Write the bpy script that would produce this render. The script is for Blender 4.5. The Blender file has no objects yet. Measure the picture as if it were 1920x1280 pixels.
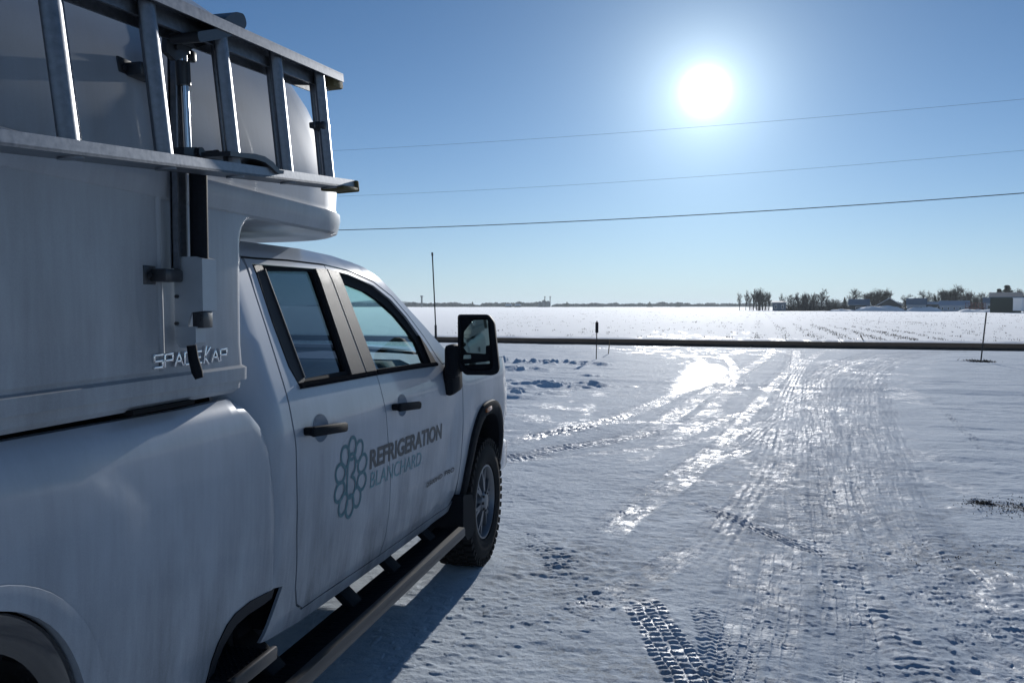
import bpy, bmesh, math, random
import numpy as np
from mathutils import Vector, Matrix
from mathutils.geometry import delaunay_2d_cdt
random.seed(7); RNG = np.random.default_rng(7)
SC = bpy.context.scene; COL = SC.collection
# ------------------------------------------------------------------ camera
F = 1550.0; CAMH = 1.72
PITCH = math.atan(67 / F); YAW = math.atan(362 / F)
cd = bpy.data.cameras.new('camera'); cam = bpy.data.objects.new('camera', cd); COL.objects.link(cam)
cd.sensor_width = 36.0; cd.lens = F / 1920 * 36.0; cd.clip_start = 0.05; cd.clip_end = 20000
cam.location = (0, 0, CAMH); cam.rotation_euler = (math.pi / 2 - PITCH, 0, YAW)
SC.camera = cam
# ------------------------------------------------------------------ light
SUN_EL = math.radians(14.0); SUN_AZ = math.radians(-0.15)       # azimuth clockwise from +Y
SDIR = Vector((math.sin(SUN_AZ) * math.cos(SUN_EL), math.cos(SUN_AZ) * math.cos(SUN_EL), math.sin(SUN_EL)))
sl = bpy.data.lights.new('sun', 'SUN'); so = bpy.data.objects.new('sun', sl); COL.objects.link(so)
sl.energy = 4.0; sl.angle = math.radians(0.5); sl.color = (1.0, 0.98, 0.95)
so.rotation_euler = SDIR.to_track_quat('Z', 'Y').to_euler()
W = bpy.data.worlds.new('World'); SC.world = W; W.use_nodes = True
wn = W.node_tree; wn.nodes.clear()
def wnode(t, **k):
    n = wn.nodes.new(t)
    for a, b in k.items(): setattr(n, a, b)
    return n
wout = wnode('ShaderNodeOutputWorld'); wbg = wnode('ShaderNodeBackground')
sky = wnode('ShaderNodeTexSky', sky_type='NISHITA', sun_disc=False, sun_elevation=SUN_EL, sun_rotation=SUN_AZ,
            altitude=60, air_density=0.65, dust_density=0.05, ozone_density=4.2)
wbg.inputs['Strength'].default_value = 0.08
# the glare of the low winter sun: a disc and its aureole, a function of the direction to the sun only
tc = wnode('ShaderNodeTexCoord'); dot = wnode('ShaderNodeVectorMath', operation='DOT_PRODUCT')
wn.links.new(tc.outputs['Generated'], dot.inputs[0]); dot.inputs[1].default_value = SDIR
def wm(op, a, b=None, c=None):
    n = wnode('ShaderNodeMath', operation=op)
    for i, v in enumerate((a, b, c)):
        if v is None: continue
        if isinstance(v, (int, float)): n.inputs[i].default_value = v
        else: wn.links.new(v, n.inputs[i])
    return n.outputs[0]
ang = wm('ARCCOSINE', wm('MINIMUM', dot.outputs['Value'], 0.9999999))
core = wm('MULTIPLY', wm('EXPONENT', wm('MULTIPLY', wm('POWER', wm('DIVIDE', ang, math.radians(0.95)), 2.0), -1.0)), 45.0)
halo = wm('MULTIPLY', wm('EXPONENT', wm('MULTIPLY', ang, -1 / math.radians(2.5))), 15.0)
wide = wm('MULTIPLY', wm('EXPONENT', wm('MULTIPLY', ang, -1 / math.radians(10.0))), 2.4)
tot = wm('ADD', wm('ADD', core, halo), wide)
glow = wnode('ShaderNodeMix', data_type='RGBA', blend_type='MIX'); gl2 = wnode('ShaderNodeVectorMath', operation='SCALE')
wn.nodes.remove(glow)
gl2.inputs[0].default_value = (0.86, 1.0, 0.98); wn.links.new(tot, gl2.inputs['Scale'])
# pale winter haze low over the horizon, the same all round
sepd = wnode('ShaderNodeSeparateXYZ'); wn.links.new(tc.outputs['Generated'], sepd.inputs[0])
elev = wm('ARCSINE', sepd.outputs[2])
hz = wm('MULTIPLY', wm('EXPONENT', wm('MULTIPLY', wm('MAXIMUM', elev, 0.0), -1 / math.radians(5.5))), .90)
mixh = wnode('ShaderNodeMix', data_type='RGBA'); wn.links.new(hz, mixh.inputs[0]); tint = wnode('ShaderNodeVectorMath', operation='MULTIPLY'); tint.inputs[1].default_value = (.84, 1.01, 1.02); wn.links.new(sky.outputs[0], tint.inputs[0]); wn.links.new(tint.outputs[0], mixh.inputs[6])
mixh.inputs[7].default_value = (.54 / .08, .65 / .08, .74 / .08, 1)
add = wnode('ShaderNodeVectorMath', operation='ADD')
wn.links.new(mixh.outputs[2], add.inputs[0]); wn.links.new(gl2.outputs[0], add.inputs[1])
wn.links.new(add.outputs[0], wbg.inputs['Color']); wn.links.new(wbg.outputs[0], wout.inputs[0])
SC.view_settings.view_transform = 'Standard'; SC.view_settings.look = 'None'
SC.view_settings.exposure = 0.0; SC.view_settings.gamma = 1.0; SC.view_settings.use_curve_mapping = False
SC.render.engine = 'CYCLES'

# ------------------------------------------------------------------ helpers
def link(o, parent=None, kind=None, label=None, cat=None, group=None):
    COL.objects.link(o)
    if parent: o.parent = parent
    if kind: o['kind'] = kind
    if label: o['label'] = label
    if cat: o['category'] = cat
    if group: o['group'] = group
    return o
def thing(name, label, cat, loc=(0, 0, 0), rz=0, group=None):
    o = bpy.data.objects.new(name, None); o.location = loc; o.rotation_euler = (0, 0, rz); o.empty_display_size = .2
    return link(o, None, None, label, cat, group)
def mobj(name, verts, faces, mat, parent=None, smooth=None, **k):
    me = bpy.data.meshes.new(name)
    me.from_pydata([tuple(map(float, v)) for v in verts], [], [tuple(map(int, f)) for f in faces]); me.validate(); me.update()
    me.materials.append(mat)
    if smooth is not None:
        me.shade_smooth()
        if smooth < 3.1: me.set_sharp_from_angle(angle=smooth)
    o = bpy.data.objects.new(name, me)
    return link(o, parent, **k)
class MB:
    """collects shapes into one mesh"""
    def __init__(s): s.v = []; s.f = []
    def add(s, v, f):
        n = len(s.v); s.v += [tuple(p) for p in v]; s.f += [tuple(i + n for i in q) for q in f]; return s
    def box(s, c, d, R=None, bev=0.0):
        x, y, z = [q / 2 for q in d]
        if bev > 0:
            b = min(bev, x * .95, y * .95, z * .95)
            bm = bmesh.new(); bmesh.ops.create_cube(bm, size=1.0)
            for v in bm.verts: v.co = Vector((v.co.x * 2 * x, v.co.y * 2 * y, v.co.z * 2 * z))
            bmesh.ops.bevel(bm, geom=list(bm.edges), offset=b, segments=2, affect='EDGES', profile=.5)
            vs = [v.co.copy() for v in bm.verts]; bm.verts.index_update()
            fs = [[v.index for v in f.verts] for f in bm.faces]; bm.free()
        else:
            vs = [Vector((sx * x, sy * y, sz * z)) for sx in (-1, 1) for sy in (-1, 1) for sz in (-1, 1)]
            fs = [(0, 1, 3, 2), (4, 6, 7, 5), (0, 4, 5, 1), (2, 3, 7, 6), (0, 2, 6, 4), (1, 5, 7, 3)]
        if R is not None: vs = [R @ v for v in vs]
        return s.add([v + Vector(c) for v in vs], fs)
    def tube(s, pts, r, n=8, cap=True, flat=None):
        pts = [Vector(p) for p in pts]; rs = r if isinstance(r, (list, tuple)) else [r] * len(pts)
        v = []; f = []; up = None
        for i, p in enumerate(pts):
            d = (pts[min(i + 1, len(pts) - 1)] - pts[max(i - 1, 0)]).normalized()
            if up is None:
                up = Vector((0, 0, 1)) if abs(d.z) < .9 else Vector((1, 0, 0))
            a = d.cross(up).normalized(); b = a.cross(d).normalized(); up = b
            for k in range(n):
                t = 2 * math.pi * k / n
                v.append(p + a * (math.cos(t) * rs[i]) + b * (math.sin(t) * rs[i]))
        for i in range(len(pts) - 1):
            for k in range(n):
                f.append((i * n + k, i * n + (k + 1) % n, (i + 1) * n + (k + 1) % n, (i + 1) * n + k))
        if cap:
            f.append(tuple(range(n))[::-1]); f.append(tuple((len(pts) - 1) * n + k for k in range(n)))
        return s.add(v, f)
    def prism(s, poly, fn, a, b):
        """poly of 2D points, fn(u, v, w) -> 3D, extruded in w from a to b"""
        n = len(poly)
        v = [fn(p[0], p[1], a) for p in poly] + [fn(p[0], p[1], b) for p in poly]
        f = [tuple(range(n))[::-1], tuple(range(n, 2 * n))] + [(i, (i + 1) % n, (i + 1) % n + n, i + n) for i in range(n)]
        return s.add(v, f)
    def lathe(s, prof, c, n=48, axis='x', full=True, a0=0, a1=2 * math.pi):
        """prof: (axial, radius)"""
        m = len(prof); v = []; f = []
        cnt = n if full else n + 1
        for i in range(cnt):
            t = a0 + (a1 - a0) * i / n
            for (ax, r) in prof: v.append((c[0] + ax, c[1] + r * math.cos(t), c[2] + r * math.sin(t)))
        for i in range(n):
            j = (i + 1) % cnt
            for k in range(m - 1): f.append((i * m + k, i * m + k + 1, j * m + k + 1, j * m + k))
        return s.add(v, f)
    def obj(s, name, mat, parent=None, smooth=None, **k): return mobj(name, s.v, s.f, mat, parent, smooth, **k)
SM = math.radians(38)

# ------------------------------------------------------------------ materials
def newmat(name):
    m = bpy.data.materials.new(name); m.use_nodes = True
    nt = m.node_tree; p = nt.nodes['Principled BSDF']
    return m, nt, p
def nd(nt, t, **k):
    n = nt.nodes.new(t)
    for a, b in k.items(): setattr(n, a, b)
    return n
def plain(name, col, rough=.5, metal=0.0, noise=0.0, scale=20, bump=0.0, coat=0.0, spec=None, nrough=.0):
    m, nt, p = newmat(name); L = nt.links.new
    p.inputs['Roughness'].default_value = rough; p.inputs['Metallic'].default_value = metal
    p.inputs['Coat Weight'].default_value = coat; p.inputs['Coat Roughness'].default_value = .06
    if spec is None and rough >= .7: spec = .15
    if spec is not None: p.inputs['Specular IOR Level'].default_value = spec
    g = nd(nt, 'ShaderNodeNewGeometry'); n = nd(nt, 'ShaderNodeTexNoise'); n.inputs['Scale'].default_value = scale
    n.inputs['Detail'].default_value = 5
    L(g.outputs['Position'], n.inputs['Vector'])
    mx = nd(nt, 'ShaderNodeMix', data_type='RGBA')
    mx.inputs[6].default_value = (*[max(0, c * (1 - noise)) for c in col], 1); mx.inputs[7].default_value = (*[min(1, c * (1 + noise)) for c in col], 1)
    L(n.outputs['Fac'], mx.inputs[0]); L(mx.outputs[2], p.inputs['Base Color'])
    if nrough:
        mr = nd(nt, 'ShaderNodeMapRange'); mr.inputs[3].default_value = max(.02, rough - nrough); mr.inputs[4].default_value = rough + nrough
        L(n.outputs['Fac'], mr.inputs[0]); L(mr.outputs[0], p.inputs['Roughness'])
    if bump:
        b = nd(nt, 'ShaderNodeBump'); b.inputs['Strength'].default_value = bump; b.inputs['Distance'].default_value = .01
        L(n.outputs['Fac'], b.inputs['Height']); L(b.outputs[0], p.inputs['Normal'])
    return m
def paint_mat(name, base, dirt, lo, hi, coat=.8, spec=.5):
    """automotive paint; road dirt film thinning upwards, its tone also painting in shade"""
    m, nt, p = newmat(name); L = nt.links.new
    g = nd(nt, 'ShaderNodeNewGeometry'); sp = nd(nt, 'ShaderNodeSeparateXYZ'); L(g.outputs['Position'], sp.inputs[0])
    mp = nd(nt, 'ShaderNodeMapping'); mp.inputs['Scale'].default_value = (3, 3, .9); L(g.outputs['Position'], mp.inputs[0])
    n = nd(nt, 'ShaderNodeTexNoise'); n.inputs['Scale'].default_value = 1.6; n.inputs['Detail'].default_value = 7; n.inputs['Roughness'].default_value = .6; L(mp.outputs[0], n.inputs[0])
    mp2 = nd(nt, 'ShaderNodeMapping'); mp2.inputs['Scale'].default_value = (60, 60, 5); L(g.outputs['Position'], mp2.inputs[0])
    n2 = nd(nt, 'ShaderNodeTexNoise'); n2.inputs['Scale'].default_value = 1.0; n2.inputs['Detail'].default_value = 3; L(mp2.outputs[0], n2.inputs[0])
    n3 = nd(nt, 'ShaderNodeTexNoise'); n3.inputs['Scale'].default_value = 260; n3.inputs['Detail'].default_value = 2; L(g.outputs['Position'], n3.inputs[0])
    hr = nd(nt, 'ShaderNodeMapRange'); hr.inputs[1].default_value = hi; hr.inputs[2].default_value = lo; L(sp.outputs[2], hr.inputs[0])
    a = nd(nt, 'ShaderNodeMath', operation='MULTIPLY_ADD'); L(n.outputs['Fac'], a.inputs[0]); a.inputs[1].default_value = 2.0; a.inputs[2].default_value = -.72
    b = nd(nt, 'ShaderNodeMath', operation='MULTIPLY_ADD'); L(n2.outputs['Fac'], b.inputs[0]); b.inputs[1].default_value = .5; L(a.outputs[0], b.inputs[2])
    c = nd(nt, 'ShaderNodeMath', operation='MULTIPLY_ADD'); L(n3.outputs['Fac'], c.inputs[0]); c.inputs[1].default_value = .45; L(b.outputs[0], c.inputs[2])
    d = nd(nt, 'ShaderNodeMath', operation='MULTIPLY', use_clamp=True); L(c.outputs[0], d.inputs[0]); L(hr.outputs[0], d.inputs[1])
    mx = nd(nt, 'ShaderNodeMix', data_type='RGBA'); mx.inputs[6].default_value = (*base, 1); mx.inputs[7].default_value = (*dirt, 1)
    L(d.outputs[0], mx.inputs[0]); L(mx.outputs[2], p.inputs['Base Color'])
    r = nd(nt, 'ShaderNodeMapRange'); r.inputs[3].default_value = .28; r.inputs[4].default_value = .6; L(d.outputs[0], r.inputs[0]); L(r.outputs[0], p.inputs['Roughness'])
    cw = nd(nt, 'ShaderNodeMapRange'); p.inputs['Specular IOR Level'].default_value = spec; cw.inputs[3].default_value = coat; cw.inputs[4].default_value = .05; L(d.outputs[0], cw.inputs[0]); L(cw.outputs[0], p.inputs['Coat Weight'])
    p.inputs['Coat Roughness'].default_value = .07
    return m
PAINT = paint_mat('white_paint', (.42, .465, .53), (.12, .128, .142), .30, 1.75, .6, .3)  # dirt tone deepened so the lower panels' shade is painted in
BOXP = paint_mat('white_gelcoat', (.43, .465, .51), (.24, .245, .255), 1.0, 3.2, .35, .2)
BLACKP = plain('black_plastic', (.012, .014, .018), .65, spec=.06, noise=.3, scale=90, bump=.05)
GLOSSB = plain('gloss_black', (.02, .02, .022), .12, noise=.2, scale=30, coat=.6)
APPL = plain('grey_door_applique', (.030, .032, .038), .5, spec=.09, metal=.0, noise=.2, scale=400, bump=.12)
TRIMG = plain('dark_bright_trim', (.012, .013, .016), .6, spec=.0, noise=.15, scale=40)
RUBBER = plain('tyre_rubber', (.013, .013, .014), .8, noise=.4, scale=60, bump=.2)
RIMM = plain('machined_rim', (.20, .21, .23), .42, metal=.6, noise=.15, scale=30)
RIMD = plain('rim_pocket', (.05, .05, .055), .45, metal=.3, noise=.2, scale=30)
CHROME = plain('chrome', (.72, .73, .75), .14, metal=1.0, noise=.05, scale=20)
ALU = plain('worn_aluminium', (.19, .205, .23), .40, metal=.8, noise=.4, scale=70, bump=.015, nrough=.12)
STEPE = plain('dull_step_edge', (.065, .062, .062), .38, metal=.5, noise=.3, scale=60, nrough=.1)
GALV = plain('grey_sheet_steel', (.38, .41, .44), .5, metal=.3, noise=.15, scale=18, nrough=.1)
STEELB = plain('black_steel', (.025, .026, .03), .4, noise=.25, scale=50, coat=.2)
RUBY = plain('olive_rubber', (.12, .10, .05), .8, noise=.35, scale=60, bump=.2)
SHELL = plain('dark_gap', (.012, .012, .013), .9)
SEAT = plain('seat_cloth', (.05, .055, .05), .85, noise=.2, scale=120, bump=.1)
DASH = plain('dash_plastic', (.05, .06, .07), .6, noise=.2, scale=40)
AMBER = plain('amber_lens', (.45, .16, .05), .2, coat=.5)
HEADL = plain('headlamp_lens', (.5, .52, .55), .12, metal=.3, coat=1)
INK = plain('charcoal_vinyl', (.035, .042, .05), .45, noise=.1)
TEAL = plain('teal_vinyl', (.02, .13, .17), .45, noise=.1)
TEALL = plain('pale_teal_vinyl', (.10, .25, .29), .45, noise=.1)
WOOD = plain('weathered_wood', (.16, .11, .07), .8, noise=.4, scale=30, bump=.2)
POSTM = plain('dark_post', (.05, .045, .045), .7, noise=.3, scale=30)
def glass_mat(name, tintc, rough=.0):
    m = bpy.data.materials.new(name); m.use_nodes = True; nt = m.node_tree; nt.nodes.clear(); L = nt.links.new
    o = nd(nt, 'ShaderNodeOutputMaterial'); mix = nd(nt, 'ShaderNodeMixShader'); t = nd(nt, 'ShaderNodeBsdfTransparent'); gl = nd(nt, 'ShaderNodeBsdfGlossy')
    fr = nd(nt, 'ShaderNodeFresnel'); gg_ = nd(nt, 'ShaderNodeNewGeometry'); mr = nd(nt, 'ShaderNodeMapRange'); mr.inputs[3].default_value = 1.5; mr.inputs[4].default_value = 1 / 1.5; L(gg_.outputs['Backfacing'], mr.inputs[0]); L(mr.outputs[0], fr.inputs[0])
    t.inputs[0].default_value = (*tintc, 1); gl.inputs['Roughness'].default_value = rough; gl.inputs[0].default_value = (.9, .95, 1, 1)
    L(fr.outputs[0], mix.inputs[0]); L(t.outputs[0], mix.inputs[1]); L(gl.outputs[0], mix.inputs[2]); L(mix.outputs[0], o.inputs[0])
    return m
GLASS = glass_mat('clear_green_glass', (.70, .88, .86)); PRIV = glass_mat('privacy_glass', (.10, .13, .17))

# ------------------------------------------------------------------ numpy noise
def vnoise(x, y, seed=0):
    xi = np.floor(x).astype(np.int64); yi = np.floor(y).astype(np.int64); xf = x - xi; yf = y - yi
    def h(a, b):
        n = (a * 374761393 + b * 668265263 + seed * 1442695041) & 0xffffffff
        n = ((n ^ (n >> 13)) * 1274126177) & 0xffffffff
        return ((n ^ (n >> 16)) & 0xffff) / 65535.0
    u = xf * xf * (3 - 2 * xf); v = yf * yf * (3 - 2 * yf)
    return (h(xi, yi) * (1 - u) + h(xi + 1, yi) * u) * (1 - v) + (h(xi, yi + 1) * (1 - u) + h(xi + 1, yi + 1) * u) * v
def fbm(x, y, oct=4, seed=0, gain=.5):
    s = 0; a = 1; t = 0
    for i in range(oct):
        s = s + a * vnoise(x * 2 ** i + 17.3 * i, y * 2 ** i - 9.1 * i, seed + i); t += a; a *= gain
    return s / t
def sstep(a, b, t):
    t = np.clip((t - a) / (b - a), 0, 1); return t * t * (3 - 2 * t)

# ================================================================== GROUND
ROADN = np.array([[-60, 43.2], [-11.71, 37.82], [0.63, 36.45], [12.09, 35.79], [70, 32.6]])     # near edge of the road
ROADF = np.array([[-60, 49.0], [-13.4, 43.3], [0.72, 41.97], [14.01, 41.5], [70, 38.6]])
def road_y(x, R): return np.interp(x, R[:, 0], R[:, 1])
TR = dict(
 A=[(3.49, 34.19), (2.23, 22.04), (1.36, 14.16), (0.94, 10.05), (0.67, 7.36), (0.52, 5.79), (0.4, 4.77), (0.24, 3.5), (0.1, 1.5)],
 B=[(6.14, 32.88), (3.42, 24.17), (1.97, 15.05), (1.29, 9.78), (1.02, 7.25), (0.89, 5.76), (0.79, 4.86), (0.66, 3.6), (.5, 1.5)],
 C=[(9.6, 34.2), (8.45, 33.42), (6.37, 29.69), (4.08, 22.47), (2.67, 15.21), (1.84, 9.91), (1.56, 7.97), (1.43, 6.53), (1.43, 5.67), (1.46, 4.93), (1.6, 4.2), (2.2, 3.0)],
 D=[(-4.6, 8.2), (-2.48, 10.02), (-2.15, 10.76), (-1.64, 11.73), (-1.16, 13.23), (-0.69, 15.71), (-0.26, 19.88), (0.0, 24.43), (-0.4, 28.75), (-1.81, 31.82), (-4.28, 33.64), (-8, 34.8)],
 E=[(-4.6, 7.4), (-2.23, 9.03), (-1.81, 9.7), (-1.31, 10.37), (-0.84, 11.2), (-0.49, 13.06), (0.1, 17.42), (1.13, 23.63), (2.16, 30.24), (2.6, 35)],
 F=[(-0.06, 7.34), (0.22, 6.97), (0.49, 6.57), (0.69, 6.3), (0.85, 6.05)],
 G=[(-0.42, 5.05), (-0.3, 4.65), (-0.18, 4.26), (-0.04, 3.79), (.1, 3.2)],
 H=[(-0.03, 5.0), (0.02, 4.68), (0.06, 4.24), (0.08, 3.82), (.1, 3)],
 I=[(-0.79, 8.98), (-0.45, 10.49), (0.07, 12.3), (0.68, 14.01), (1.23, 15.71)],
 J=[(0.0, 9.16), (0.5, 10.31), (1.11, 11.52), (1.77, 12.42)],
 K=[(-0.72, 6.03), (-0.53, 7.08), (-0.15, 8.54), (0.44, 12.11), (1.47, 18.93), (3.09, 28.92)],
 M=[(-1.44, 6.16), (-1.15, 5.79), (-0.89, 5.35), (-.6, 4.6)],
 N=[(-0.91, 5.99), (-0.69, 6.85), (-0.35, 8.23), (.3, 11)],
 O=[(4.16, 17.32), (3.63, 13.41), (3.21, 10.58)],
 P=[(0.05, 3.2), (0.13, 3.83), (0.2, 4.49), (0.27, 5.4), (0.3, 6.42)],
 Q=[(1.9, 2.6), (1.75, 4.0), (1.5, 5.2), (1.1, 6.6), (.85, 8.5)],
 R=[(7.6, 33.6), (5.2, 29.6), (3.0, 23), (2.0, 16.5), (1.5, 11), (1.25, 8), (1.15, 6)],
 S=[(4.5, 34), (2.9, 26), (1.7, 18), (1.1, 13), (.6, 9), (.1, 6.2), (-.1, 5.3)],
 V=[(-.9, 4.2), (-.3, 5.4), (.2, 7.0), (.9, 9.5), (1.6, 13)], W=[(-2.8, 8.6), (-1.2, 9.6), (.2, 11.2), (1.2, 13.5)], X=[(-1.0, 8.6), (.2, 8.3), (1.4, 8.6), (2.6, 9.6)], Y=[(-.2, 3.4), (.6, 4.0), (1.5, 4.3), (2.6, 4.4)],
 Z=[(.3, 9.5), (.9, 12.5), (1.9, 17), (3.4, 23), (5.2, 29)], a=[(-1.9, 11.9), (-.6, 12.4), (.9, 12.0), (2.2, 11.0)], b=[(-.5, 10.6), (.0, 13.5), (.5, 18), (.8, 24), (.6, 31)], c=[(1.2, 3.0), (1.0, 4.4), (.9, 6.0), (.7, 8.0), (.3, 11), (.2, 14.5)],
 U=[(2.6, 3.4), (2.1, 4.6), (1.75, 5.7), (1.6, 7.2)])
#      type, width, depth, gloss
TT = dict(A=('rows', .30, .009, .3), B=('rows', .30, .009, .2), C=('rows', .46, .009, .2), D=('rib', .34, .015, .55), E=('chev', .34, .014, .4),
 F=('rib', .16, .0065, .3), G=('lug', .25, .009, .6), H=('wave', .17, .0035, .1), I=('lug', .22, .009, .45), J=('rows', .20, .012, .5), K=('rows', .24, .010, .45),
 M=('lug', .26, .008, .1), N=('rows', .26, .009, .3), O=('lug', .10, .010, 0), P=('rows', .24, .008, .25), Q=('chev', .28, .0055, .15), R=('rows', .40, .009, .25), S=('rib', .3, .008, .35), U=('chev', .26, .006, .05), V=('rows', .24, .007, .3), W=('rows', .24, .006, .4), X=('rows', .22, .005, .2), Y=('chev', .22, .006, .1), Z=('rib', .25, .006, .3), a=('rows', .24, .006, .35), b=('rows', .26, .007, .5), c=('chev', .25, .005, .25))
def resample(pts, step):
    # smooth polyline by Catmull-Rom
    P = np.array(pts, float); out = []
    n = len(P)
    for i in range(n - 1):
        p0 = P[max(i - 1, 0)]; p1 = P[i]; p2 = P[i + 1]; p3 = P[min(i + 2, n - 1)]
        m = max(2, int(np.hypot(*(p2 - p1)) / step))
        for k in range(m):
            t = k / m
            out.append(.5 * ((2 * p1) + (-p0 + p2) * t + (2 * p0 - 5 * p1 + 4 * p2 - p3) * t * t + (-p0 + 3 * p1 - 3 * p2 + p3) * t ** 3))
    out.append(P[-1]); return np.array(out)
def ground_height(X, Y):
    D = np.hypot(X, Y)
    near = 1 - sstep(45, 70, D)
    h = .035 * (fbm(X * .35, Y * .35, 3, 3) - .5) + .02 * (fbm(X * 1.3, Y * 1.3, 3, 9) - .5)
    h += (.010 + .008 * sstep(.45, .6, fbm(X * .7, Y * .7, 2, 23))) * (fbm(X * 5, Y * 7, 5, 21, .62) - .5) * near
    h += .006 * (fbm(X * 9 + 2, Y * 26, 3, 31) - .5) * (1 - sstep(12, 30, D))
    h += .0045 * (fbm(X * 17, Y * 24, 3, 24, .6) - .5) * (1 - sstep(8, 16, D)) * (.4 + 1.2 * fbm(X * .9, Y * .9, 2, 25))
    # wind ripples on the untouched snow to the right and the left
    side_r = sstep(.15, .9, (X - np.interp(Y, [3, 6, 10, 15, 22, 30, 34], [2.1, 2.0, 2.2, 3.1, 4.7, 7.0, 9])))
    side_l = sstep(.2, 1.4, np.interp(Y, [6, 9, 12, 16, 20, 26, 34], [-2.6, -2.6, -2.2, -1.9, -1.6, -1.5, -3]) - X)
    soft = np.clip(side_r + side_l, 0, 1) * near
    rip = fbm(X * .9 + Y * .15, Y * 3.2 + X * .4, 3, 41)
    h += soft * .045 * (rip - .5)
    h -= (1 - soft) * .012 * near
    gp = sstep(.53, .66, fbm(X * 2.6 + Y * .2, Y * 1.9, 4, 55, .62)) * sstep(.42, .62, fbm(X * .45, Y * .22, 2, 57))
    gloss = (1 - soft) * near * (.03 + .9 * gp)
    gloss *= near
    used = np.zeros_like(X); rough_h = np.zeros_like(X)
    for key, pts in TR.items():
        typ, w, dep, gl = TT[key]
        P = resample(pts, .25)
        sc = 1.0
        bb = (X > P[:, 0].min() - 1) & (X < P[:, 0].max() + 1) & (Y > P[:, 1].min() - 1) & (Y < P[:, 1].max() + 1)
        idx = np.nonzero(bb)[0]
        if len(idx) == 0: continue
        x = X[idx]; y = Y[idx]
        bd = np.full(len(idx), 9.); bs = np.zeros(len(idx)); bv = np.zeros(len(idx))
        s0 = 0
        for i in range(len(P) - 1):
            a = P[i]; d = P[i + 1] - a; L = np.hypot(*d)
            if L < 1e-6: continue
            sel = np.nonzero((np.abs(x - a[0] - d[0] / 2) < w + L) & (np.abs(y - a[1] - d[1] / 2) < w + L))[0]
            if len(sel):
                ux, uy = d / L; rx = x[sel] - a[0]; ry = y[sel] - a[1]
                t = np.clip(rx * ux + ry * uy, 0, L); dx = rx - t * ux; dy = ry - t * uy; dd = np.hypot(dx, dy)
                v = rx * uy - ry * ux
                up = dd < bd[sel]; q = sel[up]
                bd[q] = dd[up]; bs[q] = s0 + t[up]; bv[q] = v[up]
            s0 += L
        hw = w / 2
        keep = bd < w * 1.1; I = idx[keep]; s = bs[keep]; v = bv[keep]; dd = bd[keep]
        xx = x[keep]; yy = y[keep]
        tot_len = s0
        el_ = min(.5, tot_len * .12); endf = sstep(0, el_, s + .35 * (fbm(xx * 8, yy * 8, 2, 45) - .5)) * sstep(0, el_, tot_len - s)
        wear = .28 + .72 * sstep(.36, .62, fbm(xx * 2.1, yy * 1.6, 4, ord(key), .6))
        if key == 'F': wear = wear * 0 + 1
        mask = (1 - sstep(hw * .80, hw * 1.08, dd + hw * .35 * (fbm(xx * 9, yy * 9, 2, 44) - .5))) * endf
        berm = np.exp(-((dd - hw * 1.12) / (hw * .16)) ** 2) * endf
        wn_ = fbm(xx * 11, yy * 11, 2, 46) - .5; s = s + .030 * wn_; u = v / hw + .22 * (fbm(xx * 13, yy * 13, 2, 47) - .5)
        if typ == 'lug':
            blk = np.zeros_like(u)
            for k, uc in enumerate((-.78, -.27, .27, .78)):
                ph = s / .056 + k * .37 + .5 * np.sin(s * 7 + 2.1 * k)
                blk = np.maximum(blk, sstep(.12, .35, .5 - np.abs(ph - np.floor(ph) - .5)) * (1 - sstep(.17, .26, np.abs(u - uc))))
            jn = fbm(xx * 30, yy * 30, 2, 88)
            pat = blk * (.4 + 1.1 * jn) - .34 + .35 * (fbm(xx * 60, yy * 60, 2, 89) - .5)
        elif typ == 'rows':
            pat = -.5 + .35 * (sstep(.3, .5, .5 - np.abs((s / .034 + .5 * np.floor(u * 2.5)) % 1 - .5)) - .5) + .4 * sstep(.36, .46, np.abs((u * 2.5) % 1 - .5))
        elif typ == 'chev':
            pat = -.4 + .75 * (sstep(.2, .4, .5 - np.abs((s / .085 + .55 * np.abs(u)) % 1 - .5)) - .5)
        elif typ == 'wave':
            pat = -.2 + .8 * np.sin(2 * np.pi * (s / .045 + .22 * np.sin(u * 7)))
        else:
            pat = -.1 + .75 * np.cos(2 * np.pi * u * 2.0)
        h[I] += dep * (pat * mask * wear + (.35 if typ != 'lug' else .22) * berm * wear * (.3 + 1.4 * fbm(xx * 7, yy * 7, 2, 90)))
        used[I] = np.maximum(used[I], mask * wear)
        gloss[I] = np.maximum(gloss[I], mask * gl * wear * 1.6)
    # broad ruts: many passes of the same wheels, streaked along their length
    for key, bw, amt in (('C', 1.1, .9), ('R', .9, .75), ('B', .8, .8), ('A', .8, .6), ('Z', .8, .5), ('b', .8, .4), ('D', .7, .35), ('E', .7, .55), ('Q', .9, .7), ('K', .6, .4)):
        P = resample(TR[key], .4)
        for_i = np.nonzero((X > P[:, 0].min() - 1) & (X < P[:, 0].max() + 1) & (Y > P[:, 1].min() - 1) & (Y < P[:, 1].max() + 1))[0]
        if not len(for_i): continue
        x = X[for_i]; y = Y[for_i]; bd = np.full(len(x), 9.); bs = np.zeros(len(x)); bv = np.zeros(len(x)); s0 = 0
        for i in range(len(P) - 1):
            a = P[i]; d = P[i + 1] - a; L = np.hypot(*d)
            sel = np.nonzero((np.abs(x - a[0] - d[0] / 2) < bw + L) & (np.abs(y - a[1] - d[1] / 2) < bw + L))[0]
            ux, uy = d / L; rx = x[sel] - a[0]; ry = y[sel] - a[1]; t = np.clip(rx * ux + ry * uy, 0, L); dd = np.hypot(rx - t * ux, ry - t * uy)
            up = dd < bd[sel]; q = sel[up]; bd[q] = dd[up]; bs[q] = s0 + t[up]; bv[q] = (rx * uy - ry * ux)[up]; s0 += L
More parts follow.
